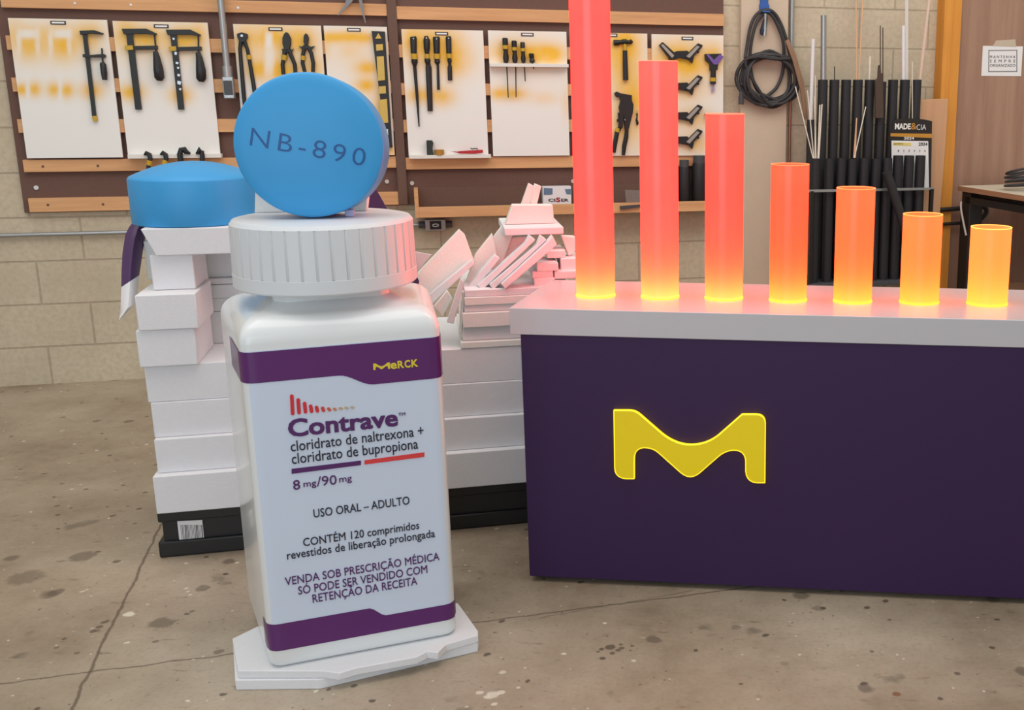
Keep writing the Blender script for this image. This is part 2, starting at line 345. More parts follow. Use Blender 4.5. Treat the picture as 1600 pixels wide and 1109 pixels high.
# ------------------------------------------------------------------ text
def text_mesh(body, bold=0., sp=1.0):
    cu = bpy.data.curves.new('lettering', 'FONT'); cu.body = body; cu.size = 1; cu.resolution_u = 3; cu.offset = bold; cu.space_character = sp
    ob = bpy.data.objects.new('lettering', cu); COL.objects.link(ob)
    dg = bpy.context.evaluated_depsgraph_get(); dg.update()
    me = bpy.data.meshes.new_from_object(ob.evaluated_get(dg)); bpy.data.objects.remove(ob); bpy.data.curves.remove(cu)
    return me
_H = text_mesh('H'); CAPH = max(v.co.y for v in _H.vertices); bpy.data.meshes.remove(_H)
def text_mb(body, fr, pl, pr, cap, d, bold=0., sp=1.0, lift=.0012, heavy=0):
    """letters laid on the plane at depth d with the baseline running from pixel pl to pixel pr; cap = height of a capital in pixels"""
    me = text_mesh(body, bold, sp); co = [v.co.copy() for v in me.vertices]
    x0, x1 = min(v.x for v in co), max(v.x for v in co)
    A = fr.at(*pl, d); B = fr.at(*pr, d); T = fr.at(pl[0], pl[1] - cap, d)
    ex = Vector((B[0] - A[0], 0, B[2] - A[2])); capm = (T[2] - A[2]) / CAPH
    ez = Vector((0, 0, 1)) if abs(ex.z) < .02 * abs(ex.x) else Vector((-ex.z, 0, ex.x)).normalized()
    mb = MB(); vs = []
    strokes = [(0, 0)] if not heavy else [(heavy * i, heavy * .8 * j) for i in (-1, 0, 1) for j in (-1, 0, 1)]
    for k_, (hx, hy) in enumerate(strokes):
      vs = []
      for v in co:
        v = v + Vector((hx, hy, 0)); q = Vector(A) + ex * ((v.x - x0) / (x1 - x0)) + ez * (v.y * capm)
        q.y = d - lift - k_ * .00006
        vs.append(mb.bm.verts.new(q))
      for p in me.polygons:
        try: mb.bm.faces.new([vs[i] for i in p.vertices])
        except ValueError: pass
    bpy.data.meshes.remove(me)
    # give the print a real (hair) thickness
    r = bmesh.ops.extrude_face_region(mb.bm, geom=list(mb.bm.faces))
    bmesh.ops.translate(mb.bm, verts=[g for g in r['geom'] if isinstance(g, bmesh.types.BMVert)], vec=(0, lift * .8, 0))
    return mb
# ================================================================== SETTING
struct('floor', MB().box(-9, 8, -5, 10, -.1, 0), concrete_floor())
struct('wall_back', MB().box(-5, 9, 0, .15, 0, 4.2), block_wall(), WALL)
PLASTER = mat('plastered_pilaster', (204, 186, 164), .8, .06, 8, bump=.2, bscale=60)
a0 = WALL.at(1154, 100)[0]; a1 = WALL.at(1227, 100)[0]
struct('trim_1', MB().box(a0, a1, -.045, .01, 0, 4.2), PLASTER, WALL, .004)
YW = wood('varnished_orange_post', (204, 132, 44), (224, 156, 66), True, 5)
a0 = WALL.at(1474, 60, -.10)[0]; a1 = WALL.at(1501, 60, -.10)[0]
struct('trim_2', MB().box(a0, a1, -.10, .0, 0, 3.6), YW, WALL, .003)
BRW = wood('brown_laminate', (146, 112, 92), (170, 136, 114), True, 3)
struct('wall_right', MB().box(a1, a1 + 3, -.07, .0, 0, 3.6), BRW, WALL)

# ================================================================== TOOL PANEL
def zavg(pts, c=None, d=-.04): return sum(q[1] for q in az(WALL, pts, c, d)) / len(pts)
pa0 = (WALL.at(3, 77, -.015)[0] + WALL.at(38, 330, -.015)[0]) / 2; pa1 = WALL.at(1130, 60, -.015)[0]
post0 = WALL.at(607, 60, -.045)[0]; post1 = WALL.at(622, 60, -.045)[0]
ztop = 2.05
panel = thing('tool_rack', 'long dark brown wall panel with pine battens carrying the white tool boards', 'panel', WALL, ((pa0 + pa1) / 2, -.02, zavg([(40, 331), (212, 330)])))
zF0, zF1 = zavg([(45, 331), (212, 329)]), zavg([(45, 309), (212, 308)])
zE0, zE1 = zavg([(33, 269), (212, 267)]), zavg([(33, 249), (200, 249)])
part('backing', MB().box(pa0, pa1, -.015, -.001, zF0 - .005, ztop), DARKW, panel)
rl = [(zE0, zE1)]
rl.append((zavg([(20, 207), (600, 206)]), zavg([(20, 186), (340, 186)])))
rl.append((zavg([(10, 143), (182, 144), (340, 145)]), zavg([(10, 121), (180, 122), (340, 124)])))
rl.append((zavg([(5, 77), (172, 80), (340, 83)]), zavg([(5, 54), (172, 58), (340, 62)])))
rl.append((zavg([(0, 10.6), (333, 19.7)]), zavg([(352, 1), (590, 5)])))
for (z0, z1) in rl + [(zF0, zF1)]:
    part('batten', MB().box(pa0 + .03, post0, -.040, -.0145, z0, z1), RAILW, panel, bevel=.0015)
rr = [(zavg([(640, 264.5), (895, 262)]), zavg([(640, 246), (895, 244)])), (zavg([(760, 206.5)]), zavg([(760, 187)])), (zavg([(758, 149)]), zavg([(758, 130.5)])),
      (zavg([(757, 91.5)]), zavg([(757, 71.5)])), (zavg([(622, 31), (889, 34.5), (1128, 41)]), zavg([(622, 11), (889, 15), (1128, 21.6)]))]
for (z0, z1) in rr:
    part('batten', MB().box(post1, pa1, -.040, -.0145, z0, z1), RAILW, panel, bevel=.0015)
part('post', MB().box(post0, post1, -.046, -.0145, zF0, ztop), POSTW, panel, 'brown upright post', bevel=.002)
BOLT = mat('zinc_bolt', (205, 205, 200), .35, .05, 40, metal=.4)
for px, py, dd in [(57, 293, -.015), (604.6, 283.5, -.015), (643.8, 286, -.015), (895, 283, -.015), (204.5, 7.5, -.04), (117, 5, -.04), (372, 12, -.04), (67, 260, -.04), (153, 259, -.04), (75, 320, -.04), (161, 319, -.04)]:
    q = WALL.at(px, py, dd); big = dd > -.03
    part('bolt', MB().cyl((q[0], dd + .002, q[2]), .011 if big else .006, .008 if big else .004, (0, -1, 0), 14), BOLT if big or py < 20 else DARKW, panel)

# ------------------------------------------------------------------ white boards
BOARD = painted_board()
BD0, BD1 = -.052, -.0405
def board(label, cor, blobs, tagpx, ledge=None, ledge_name='ledge'):
    (x0, y0), (x1, y1), (x2, y2), (x3, y3) = cor
    q = [WALL.at(*p, BD0) for p in cor]
    a0, a1 = (q[0][0] + q[3][0]) / 2, (q[1][0] + q[2][0]) / 2; z1, z0 = (q[0][2] + q[1][2]) / 2, (q[2][2] + q[3][2]) / 2
    t = thing('tool_board', label, 'board', WALL, ((a0 + a1) / 2, BD1, z0), 'white tool boards on the wall panel')
    blobs = [((x0 + x1) / 2, y0 + 38, (x1 - x0) * .62, 42, .30)] + blobs
    mb = MB(); bm = mb.bm; NX, NZ = 44, 64; g = []; vals = []
    ly = bm.verts.layers.float.new('overspray')
    for j in range(NZ + 1):
        row = []
        for i in range(NX + 1):
            s, r = i / NX, j / NZ
            v = bm.verts.new((a0 + (a1 - a0) * s, BD0, z1 + (z0 - z1) * r))
            X = (x0 * (1 - s) + x1 * s) * (1 - r) + (x3 * (1 - s) + x2 * s) * r; Y = (y0 * (1 - s) + y1 * s) * (1 - r) + (y3 * (1 - s) + y2 * s) * r
            val = 0
            for (bx, by, rx, ry, st) in blobs:
                e = ((X - bx) / rx) ** 2 + ((Y - by) / ry) ** 2
                if st > 0: val = val + st * math.exp(-e * 1.1) * (1 - val * .6)
                else: val *= 1 + st * math.exp(-(((X - bx) / rx) ** 4 + ((Y - by) / ry) ** 4))
            v[ly] = max(0, min(1, val)); row.append(v)
        g.append(row)
    for j in range(NZ):
        for i in range(NX): bm.faces.new((g[j][i], g[j][i + 1], g[j + 1][i + 1], g[j + 1][i]))
    part('sheet', mb, BOARD, t)
    part('core', MB().box(a0, a1, BD0 + .0006, BD1, z0, z1), WHITEP, t)
    if tagpx:
        c = WALL.at(*tagpx, BD0); tp = part('name_tag', MB().box(c[0] - .033, c[0] + .033, BD0 - .003, BD0, c[2] - .0085, c[2] + .0085), BLACK, t, 'small black framed tag')
        part('paper_strip', MB().box(c[0] - .027, c[0] + .027, BD0 - .0042, BD0 - .003, c[2] - .004, c[2] + .004), PAPER, tp)
    if ledge:
        l = az(WALL, ledge, None, BD0 - .03); z_a = (l[0][1] + l[1][1]) / 2; z_b = (l[2][1] + l[3][1]) / 2
        part(ledge_name, MB().box(l[0][0], l[1][0], BD0 - .042, BD0, z_b, z_a), WHITEP, t, bevel=.001)
    return t
board('first white tool board from the left, one black clamp and bare stencil marks', [(12, 27.5), (166, 31.5), (193, 246.5), (42, 246.5)],
      [(45, 70, 26, 24, .8), (98, 72, 26, 24, .8), (140, 58, 20, 28, .55), (20, 45, 18, 25, .4), (90, 50, 80, 16, .4), (33, 138, 12, 11, 1), (54, 138, 11, 13, 1), (83, 139, 12, 13, 1), (104, 140, 11, 13, 1), (143, 140, 22, 15, .9),
       (43, 52, 15, 7, -.85), (96, 52, 15, 7, -.85), (29, 66, 3.5, 22, -.7), (58, 66, 3.5, 22, -.6), (78, 66, 3.5, 22, -.7), (107, 66, 3.5, 22, -.6), (43, 140, 3, 30, -.8), (93, 140, 3, 30, -.8)], (91, 35.5))
board('second white tool board from the left, two large clamps and a low ledge', [(176, 32), (324, 36), (345, 246), (200, 248)],
      [(195, 50, 22, 30, .8), (228, 58, 26, 20, .9), (285, 60, 30, 22, .9), (312, 55, 14, 30, .5), (205, 143, 24, 15, 1), (281, 147, 20, 15, .95)], (252, 41), [(200, 242), (346, 239.5), (346, 246), (200, 248)])
board('third white tool board from the left, holding black pincers and pliers', [(361, 37.5), (498, 40), (520, 246), (386, 246)],
      [(380, 60, 24, 30, .75), (420, 58, 26, 22, .9), (465, 62, 34, 26, .85), (400, 108, 20, 18, .9), (425, 108, 18, 18, .95), (450, 110, 26, 18, .85), (490, 105, 20, 20, .7), (417, 62, 6, 13, -.9), (419, 95, 8, 26, -.75)], (430.5, 45.5))
board('narrow white tool board fourth from left, holding the spirit level', [(503, 40.4), (603, 41.5), (618, 242), (523, 243)],
      [(515, 58, 24, 10, .9), (550, 57, 30, 9, .9), (570, 60, 15, 10, .6), (508, 75, 8, 18, .4), (575, 105, 22, 12, 1), (572, 132, 20, 13, 1), (590, 170, 20, 30, .5), (600, 236, 28, 14, .9), (598, 150, 10, 70, .5), (545, 78, 20, 14, .25)], (553, 46.5))
board('white tool board right of the brown post, files on top and a ledge below', [(626, 45.5), (753, 47.5), (765, 246), (640, 248)],
      [(640, 62, 18, 26, .75), (665, 70, 30, 34, .8), (700, 75, 26, 36, .75), (712, 100, 16, 22, .6), (655, 148, 24, 14, .9), (690, 150, 22, 16, .85), (735, 95, 14, 20, .15)], (690, 52.5), [(640, 243), (767, 240.5), (766.5, 246), (640, 248.5)])
board('white tool board with a screwdriver shelf across its upper third', [(761, 47.5), (883, 49.5), (892, 243), (772, 244)],
      [(790, 78, 26, 18, .75), (830, 82, 40, 16, .9), (860, 85, 26, 16, .8), (780, 145, 18, 11, .85), (805, 146, 20, 11, .85), (850, 152, 26, 12, .35), (885, 160, 8, 30, .35)], (824, 54), [(765, 100), (888, 99), (888.5, 104.5), (766, 105)], 'shelf')
board('white tool board partly behind the tallest glowing tube, holding a hammer', [(893, 50), (1010.5, 53), (1014, 243.5), (903, 243.5)],
      [(972, 65, 30, 30, .95), (975, 110, 28, 40, .75), (985, 150, 26, 30, .7), (970, 200, 30, 40, .75), (1000, 180, 14, 60, .45)], (955, 55))
board('rightmost white tool board, holding four black corner clamps', [(1017, 53.5), (1130, 55), (1130, 243), (1021, 243)],
      [(1055, 85, 50, 26, .8), (1075, 105, 40, 18, .7), (1075, 140, 40, 20, .7), (1080, 185, 40, 20, .7), (1085, 225, 36, 18, .7), (1115, 90, 18, 24, .7), (1105, 145, 25, 25, -.3)], (1074, 60))
# ------------------------------------------------------------------ hand tools on the boards
TD = BD0 - .012
def poly(pts, c, th=.012, d=TD): return MB().prism(az(WALL, pts, c, d), d - th / 2, d + th / 2)
def rod(mb, pts, c, radii, d=TD, n=10, flat=1.):
    P = p3(WALL, pts, c, d); s = c(1, 0)[0] - c(0, 0)[0]; ppm = WALL.ppm(*c(*pts[0][:2]), d)
    R = [r * s / ppm for r in radii] if hasattr(radii, '__len__') else radii * s / ppm
    return mb.tube(P, R, n, flat)
def tool(name, label, cat, c, base, group=None):
    q = WALL.at(*c(*base), TD); return thing(name, label, cat, WALL, (q[0], BD0, q[2]), group)
def f_clamp(label, dx, dy, bar, head, arm, screw, handle, hw, yblock, yend, tape=False):
    sh = lambda pts: [(x + dx, y + dy) for x, y in pts]
    t = tool('bar_clamp', label, 'clamp', c1, sh([bar[1]])[0], 'black bar clamps on the boards')
    (bx0, by0), (bx1, by1) = sh(bar[:2]); wv = bar[2] / 2
    part('bar', poly([(bx0 - wv, by0), (bx0 + wv, by0), (bx1 + wv, by1), (bx1 - wv, by1)], c1, .008), BLACKM, t)
    part('fixed_jaw', poly(sh(head), c1, .02), BLACKM, t, bevel=.001)
    part('sliding_arm', poly(sh(arm), c1, .02), BLACKM, t, bevel=.001)
    mb = MB(); rod(mb, sh(screw), c1, 5); part('screw', mb, BLACKM, t)
    mb = MB(); rod(mb, [(x, y, -.013) for x, y in sh(handle)], c1, hw); part('handle', mb, BLACK, t)
    if yblock: part('collar', poly(sh(yblock), c1, .024), YEL, t, 'yellow collar')
    if yend: part('end_stop', poly(sh(yend), c1, .014), YEL, t, 'yellow end stop')
    if tape:
        for k, (tx, ty, tw, th) in enumerate([(1075, 240, 14, 14), (1088, 330, 16, 22), (1097, 390, 18, 16), (1103, 420, 14, 14), (1107, 465, 18, 18), (1110, 512, 24, 26), (1116, 552, 14, 14)]):
            part('silver_flake', poly([(tx - tw / 2, ty - th / 2), (tx + tw / 2, ty - th * .3), (tx + tw * .3, ty + th / 2), (tx - tw / 2, ty + th * .3)], c1, .003, TD - .006), STEEL, t, 'torn silver tape')
    return t
f_clamp('slim black bar clamp on the otherwise bare first board', 0, 0, ((523, 195), (586, 735), 26),
        [(494, 190), (585, 187), (640, 206), (636, 214), (560, 208), (500, 216)], [(514, 334), (560, 340), (640, 334), (655, 340), (652, 357), (560, 354), (516, 354)],
        [(630, 298), (636, 390)], [(636, 385), (642, 400), (648, 450), (653, 495)], [12, 19, 19, 15], None, [(572, 718), (600, 716), (604, 748), (578, 752)])
hd = [(755, 178), (905, 177), (970, 208), (966, 218), (905, 210), (822, 210), (768, 212)]; am = [(774, 286), (975, 282), (976, 306), (778, 310)]
f_clamp('large black bar clamp left of the two on the second board', 0, 0, ((800, 200), (858, 678), 40), hd, am, [(955, 212), (966, 320)], [(965, 318), (972, 350), (984, 430), (990, 480), (990, 500)], [14, 20, 30, 30, 16], [(776, 282), (824, 281), (828, 308), (780, 311)], None)
f_clamp('large black bar clamp flecked with silver tape on the second board', 272, 6, ((800, 200), (850, 672), 38), hd, am, [(955, 212), (956, 320)], [(955, 318), (964, 350), (974, 430), (976, 480), (976, 500)], [14, 20, 30, 30, 16], [(776, 282), (820, 281), (822, 308), (778, 311)], None, True)
# small pincers hooked over the ledge of the second board
LD = BD0 - .05
def hooked(label, pts, band, r=11):
    t = thing('hook_clamp', label, 'clamp', WALL, (WALL.at(*c1(*pts[-1]), LD)[0], BD0 - .04, WALL.at(*c1(*pts[-1]), LD)[2]), 'black hook clamps over the ledge')
    mb = MB(); rod(mb, pts, c1, [r * .5] + [r * 1.3] * (len(pts) - 2) + [r], LD); part('jaw', mb, BLACK, t)
    if band:
        mb = MB(); rod(mb, band, c1, 16, LD); part('band', mb, YEL, t, 'yellow band')
hooked('black hook clamp with yellow band, first from left over the ledge', [(892, 958), (905, 946), (924, 955), (930, 985), (922, 1010), (915, 1060)], [(926, 992), (922, 1022)])
hooked('black hook clamp with yellow band, second from left over the ledge', [(992, 956), (1008, 944), (1024, 955), (1028, 985), (1018, 1010), (1008, 1050)], [(1023, 990), (1017, 1018)])
hooked('thick black hook clamp opening right, third along the ledge', [(1178, 950), (1150, 940), (1140, 922), (1122, 925), (1112, 955), (1118, 990), (1120, 1030)], None, 13)
hooked('black hook clamp opening left, last along the ledge', [(1212, 950), (1228, 945), (1238, 920), (1248, 935), (1252, 965), (1250, 1000), (1245, 1035)], None, 11)
# pincers and pliers on the third board (c2)
GP = 'black pliers on the third board'
t = tool('end_cutting_pincers', 'long black pincers with one yellow banded handle on third board', 'pincers', c2, (190, 640))
part('head', poly([(120, 210), (150, 200), (185, 210), (188, 230), (170, 262), (138, 262), (124, 232)], c2, .022), BLACKM, t, bevel=.002)
mb = MB(); rod(mb, [(146, 250), (138, 300), (146, 400), (160, 560), (168, 650)], c2, [13, 11, 12, 13, 12]); part('handle', mb, BLACK, t)
mb = MB(); rod(mb, [(164, 250), (186, 310), (205, 420), (225, 540), (240, 650)], c2, [13, 11, 12, 13, 12]); part('handle', mb, BLACK, t)
mb = MB(); rod(mb, [(191, 340), (197, 368)], c2, 15); part('band', mb, YEL, t, 'yellow band')
mb = MB(); rod(mb, [(153, 222, -.012), (153, 222, -.02)], c2, 8); part('rivet', mb, STEEL, t)
t = tool('combination_pliers', 'broad nosed black pliers in the middle of third board', 'pliers', c2, (440, 450))
part('head', poly([(412, 210), (425, 197), (440, 208), (455, 240), (455, 275), (445, 310), (415, 310), (402, 270), (402, 235)], c2, .02), BLACKM, t, bevel=.003)
mb = MB(); rod(mb, [(420, 305), (410, 350), (402, 400), (408, 460)], c2, [14, 13, 12, 12]); part('handle', mb, BLACK, t)
mb = MB(); rod(mb, [(440, 305), (458, 350), (478, 400), (482, 460)], c2, [14, 13, 12, 12]); part('handle', mb, BLACK, t)
mb = MB(); rod(mb, [(416, 340), (410, 372)], c2, 16); part('band', mb, YEL, t, 'yellow band')
part('guard', poly([(398, 300), (412, 312), (455, 312), (470, 300), (462, 322), (402, 322)], c2, .018), BLACK, t)
t = tool('guarded_pliers', 'small black pliers with flared hand guards on third board', 'pliers', c2, (560, 440))
part('head', poly([(534, 222), (545, 205), (558, 215), (566, 240), (560, 275), (545, 285), (532, 262)], c2, .02), BLACKM, t, bevel=.002)
part('guard', poly([(503, 282), (520, 290), (545, 270), (575, 290), (602, 284), (585, 305), (560, 298), (540, 305), (518, 302)], c2, .016), BLACK, t)
mb = MB(); rod(mb, [(538, 290), (528, 340), (526, 390), (540, 445)], c2, [12, 12, 12, 11]); part('handle', mb, BLACK, t)
mb = MB(); rod(mb, [(560, 290), (580, 330), (592, 390), (590, 445)], c2, [12, 12, 12, 11]); part('handle', mb, BLACK, t)
mb = MB(); rod(mb, [(532, 345), (528, 372)], c2, 15); part('band', mb, YEL, t, 'yellow band')
# spirit level
t = tool('spirit_level', 'tall black spirit level with yellow windows beside the brown post', 'level', c2, (1060, 910))
part('frame', poly([(953, 192), (1035, 196), (1082, 912), (1045, 912)], c2, .02), BLACK, t, bevel=.001)
for pts in ([(975, 240), (995, 205), (1015, 238)], [(980, 275), (1022, 272), (1024, 310), (982, 314)], [(985, 350), (1028, 348), (1036, 495), (992, 500)], [(998, 535), (1040, 532), (1042, 578), (1000, 580)], [(1000, 618), (1048, 612), (1056, 758), (1010, 762)]):
    part('window', poly(pts, c2, .006, TD - .011), mat('level_window', (206, 176, 84), .4, .1, 40), t, 'yellow window of the level')
part('vial', poly([(1036, 800), (1054, 798), (1056, 836), (1038, 838)], c2, .008, TD - .012), PAPER, t)
# metal dividers at the top of the frame
t = tool('metal_dividers', 'grey metal dividers hanging open above the spirit level board', 'dividers', c2, (850, 90))
part('leg', poly([(800, -15), (838, -15), (836, 6), (795, 50), (748, 97), (744, 92), (785, 35)], c2, .008), STEEL2, t)
part('leg', poly([(870, -15), (892, -15), (902, 60), (918, 140), (913, 142), (885, 50)], c2, .008), STEEL2, t)
mb = MB(); rod(mb, [(850, -50, .008), (850, -50, -.012)], c2, 40, n=18); part('hinge', mb, STEEL2, t)
part('bridge', poly([(812, -60), (890, -60), (890, -8), (805, -8)], c2, .007), STEEL2, t)
# files and chisels (c3)
def handled(name, label, cat, hp, hw, band, bw, neck, blade, bwid, flat=False):
    t = tool(name, label, cat, c3, blade[-1])
    mb = MB(); rod(mb, hp, c3, hw, n=12); part('handle', mb, BLACK, t)
    mb = MB(); rod(mb, band, c3, bw, n=12); part('band', mb, YEL, t, 'yellow band')
    if neck: mb = MB(); rod(mb, neck[0], c3, neck[1]); part('ferrule', mb, BLACK, t)
    mb = MB(); rod(mb, blade, c3, bwid, flat=.3 if flat else 1.); part('blade', mb, BLACKM, t)
    q = WALL.at(*c3(hp[0][0] + 2, hp[0][1] + 14), TD)
    part('hang_hole', MB().cyl((q[0], TD - .016, q[2]), .003, .004, (0, -1, 0), 8), PAPER, t)
handled('round_file', 'round tapered file, longest of the tools below the fourth tag', 'file', [(180, 226), (182, 235), (184, 330)], [18, 21, 19], [(186, 332), (188, 366)], [21, 21], ([(188, 364), (189, 385), (190, 415)], [20, 20, 9]), [(190, 412), (205, 600), (217, 783)], [11, 9, 4])
handled('flat_file', 'flat broad file, second tool on the board right of the post', 'file', [(260, 222), (264, 250), (265, 300), (266, 335)], [11, 21, 19, 13], [(267, 334), (267, 362)], [16, 16], ([(268, 362), (269, 378), (270, 398)], [17, 19, 12]), [(272, 390), (276, 420), (286, 688)], [14, 19, 16], True)
handled('narrow_chisel', 'narrow chisel, third tool on the board right of the post', 'chisel', [(323, 227), (324, 236), (327, 330)], [19, 22, 19], [(328, 333), (328, 364)], [20, 20], ([(328, 364), (330, 385), (332, 402)], [16, 18, 7]), [(333, 400), (337, 556)], [8, 9], True)
handled('wide_chisel', 'short wide chisel, fourth tool on the board right of the post', 'chisel', [(397, 224), (399, 235), (402, 330)], [15, 18, 17], [(403, 332), (403, 360)], [17, 17], ([(404, 360), (406, 378), (407, 400)], [12, 14, 7]), [(407, 395), (407, 415), (409, 498)], [8, 14, 14], True)
# things standing on the ledge of that board
q0 = WALL.at(*c3(285, 955), BD0 - .02)
ledz = zavg([(640, 243), (767, 240.5)], None, BD0 - .03)
mb = MB(); P = az(WALL, [(266, 958), (262, 868), (298, 868), (306, 885), (300, 915), (306, 958)], c3, BD0 - .022); mb.prism([(a, max(z, ledz)) for a, z in P], BD0 - .036, BD0 - .008)
solo('sharpening_block', 'dark green block standing upright on the ledge below the files', 'block', WALL, mb, mat('dark_green_rubber', (44, 52, 50), .6, .1, 30), bevel=.003)
a0 = WALL.at(*c3(312, 940), BD0 - .025)[0]; a1 = WALL.at(*c3(372, 940), BD0 - .025)[0]; zt = WALL.at(*c3(340, 926), BD0 - .025)[2]
mb = MB(); mb.lathe([(.016, 0), ((a1 - a0) / 2, 0), ((a1 - a0) / 2, zt - ledz), (.016, zt - ledz), (.016, 0)], ((a0 + a1) / 2, BD0 - .024, ledz), n=24)
o = solo('tape_roll', 'small roll of ochre tape on the ledge beside the green block', 'tape', WALL, mb, mat('ochre_tape', (176, 128, 52), .5, .1, 30))
t = tool('utility_knife', 'red utility knife with steel blade lying on the ledge', 'knife', c3, (530, 950))
RED = mat('red_plastic', (176, 38, 48), .4, .08, 30)
KD = BD0 - .026
P = az(WALL, [(440, 940), (470, 934), (610, 926), (614, 944), (560, 951), (470, 950)], c3, KD); part('body', MB().prism([(a, max(z, ledz + .001)) for a, z in P], KD - .008, KD + .008), RED, t, bevel=.002)
part('blade', MB().prism(az(WALL, [(412, 936), (445, 934), (450, 945), (440, 944)], c3, KD), KD - .001, KD + .001), STEEL, t)
mb = MB(); rod(mb, [(535, 916), (545, 922), (565, 918), (580, 920), (575, 928)], c3, 3, KD); part('clip', mb, BLACKM, t)
# screwdrivers through the shelf
shz = zavg([(765, 100), (888, 99)], None, BD0 - .03)
def driver(label, hx, top, wid, shaft):
    t = thing('screwdriver', label, 'screwdriver', WALL, (WALL.at(*c3(hx, 395), BD0 - .022)[0], BD0 - .022, WALL.at(*c3(hx, 395), BD0 - .022)[2]), 'screwdrivers in the shelf')
    D = BD0 - .022; h = 388 - top
    mb = MB(); rod(mb, [(hx - 4, top), (hx - 4, top + 6), (hx - 2, top + h * .45), (hx, top + h * .55), (hx + 1, top + h * .8), (hx + 2, 388)], c3, [wid * .75, wid, wid * .95, wid * .75, wid * 1.05, wid * .8], D, 12); part('handle', mb, BLACK, t, bevel=0)
    if h > 80:
        mb = MB(); rod(mb, [(hx - 3, top + h * .3), (hx - 2, top + h * .45)], c3, wid * 1.03, D, 12); part('band', mb, YEL, t, 'yellow band')
    mb = MB(); rod(mb, [(hx + 2, 385)] + shaft, c3, [4] * (len(shaft)) + [3], D, 8); part('shaft', mb, BLACKM, t)
driver('longest handled screwdriver, leftmost in the white shelf', 753, 234, 18, [(760, 420), (769, 604)])
driver('screwdriver second from left in the white shelf', 809, 251, 17, [(815, 420), (817, 602)])
driver('screwdriver with short shaft, third in the white shelf', 861, 260, 15, [(869, 420), (874, 503)])
driver('stubby screwdriver, last and shortest in the white shelf', 916, 330, 17, [(922, 410), (927, 428)])
# hammer, tin snips, key (c4)
t = tool('hammer', 'black ball peen hammer on the board behind the tallest tubes', 'hammer', c4, (187, 620))
mb = MB(); rod(mb, [(93, 330), (130, 330), (145, 325), (180, 322), (212, 326), (225, 322), (240, 326)], c4, [22, 22, 16, 22, 14, 20, 10], TD, 14); part('head', mb, BLACKM, t)
mb = MB(); rod(mb, [(178, 300), (180, 365), (182, 395)], c4, [12, 14, 16], TD); part('neck', mb, YEL, t, 'yellow neck')
mb = MB(); rod(mb, [(181, 390), (183, 500), (186, 620)], c4, [18, 21, 22], TD, 12); part('handle', mb, BLACK, t)
t = tool('tin_snips', 'black gun shaped tin snips below the hammer', 'snips', c4, (150, 1190))
part('head', poly([(97, 720), (115, 708), (150, 722), (232, 735), (232, 775), (245, 810), (240, 870), (205, 1010), (180, 1010), (170, 900), (160, 990), (128, 985), (140, 880), (132, 830), (145, 780), (138, 752), (110, 748)], c4, .024), BLACK, t, bevel=.002)
mb = MB(); rod(mb, [(145, 980), (120, 1020), (105, 1100), (95, 1180)], c4, [14, 18, 18, 14]); part('handle', mb, BLACK, t)
mb = MB(); rod(mb, [(195, 1000), (190, 1060), (175, 1130), (168, 1200)], c4, [15, 18, 18, 14]); part('handle', mb, BLACK, t)
mb = MB(); rod(mb, [(128, 992), (118, 1020)], c4, 20); part('band', mb, YEL, t, 'yellow band')
part('lever', poly([(125, 870), (138, 872), (138, 945), (118, 942), (118, 922), (128, 918)], c4, .012), BLACK, t)
mb = MB(); rod(mb, [(176, 925, -.012), (176, 925, -.018)], c4, 6); part('rivet', mb, STEEL, t)
t = tool('key_hook', 'tiny brass and black hook beside the tin snips', 'hook', c4, (274, 970))
mb = MB(); P = p3(WALL, [(274 + 9 * math.cos(k * math.pi / 5), 864 + 11 * math.sin(k * math.pi / 5)) for k in range(10)], c4, TD); mb.tube(P, .0012, 6, closed=True); part('ring', mb, YEL, t)
mb = MB(); rod(mb, [(274, 875), (274, 910), (270, 925), (278, 950), (274, 968)], c4, [7, 5, 8, 11, 6]); part('body', mb, BLACKM, t)
# corner clamps
SILV = mat('grey_clamp_jaw', (168, 164, 156), .45, .08, 60, metal=.4)
def corner_clamp(label, dy, full=True):
    f = lambda pts: [(x, y + dy) for x, y in pts]
    t = tool('corner_clamp', label, 'clamp', c4, (640, 460 + dy), 'black corner clamps')
    part('body', poly(f([(530, 420), (580, 395), (660, 392), (690, 420), (712, 440), (700, 490), (672, 462), (600, 448), (555, 462), (515, 460)]), c4, .02), BLACK, t, bevel=.001)
    part('jaw', poly(f([(640, 440), (745, 335), (778, 350), (775, 362), (690, 458), (660, 462)]), c4, .026), BLACK, t, bevel=.001)
    part('jaw', poly(f([(445, 350), (470, 326), (580, 425), (570, 455), (535, 465), (515, 445)]), c4, .026), BLACK, t, bevel=.001)
    part('pad', poly(f([(655, 435), (738, 352), (758, 362), (680, 448)]), c4, .004, TD - .015), SILV, t, 'grey pad')
    part('pad', poly(f([(458, 350), (474, 340), (562, 430), (545, 448)]), c4, .004, TD - .015), SILV, t, 'grey pad')
    mb = MB(); rod(mb, f([(745, 400), (750, 408)]), c4, 9); part('screw', mb, BLACKM, t)
corner_clamp('black corner clamp, topmost of the column on the last board', 0)
corner_clamp('black corner clamp, second from top on the last board', 246)
corner_clamp('black corner clamp, third from top on the last board', 474)
corner_clamp('black corner clamp, lowest of the column on the last board', 662)
t = tool('angle_clamp', 'black clamp with purple jaws at the right edge of the last board', 'clamp', c4, (862, 700))
PUR2 = mat('purple_plastic', (112, 82, 160), .5, .08, 30)
part('body', poly([(797, 418), (925, 415), (920, 440), (900, 470), (895, 540), (835, 545), (835, 495), (800, 465)], c4, .02), BLACK, t, bevel=.001)
part('jaw', poly([(805, 425), (825, 420), (865, 465), (912, 420), (940, 440), (890, 500), (862, 500)], c4, .03), PUR2, t, 'purple jaws', bevel=.001)
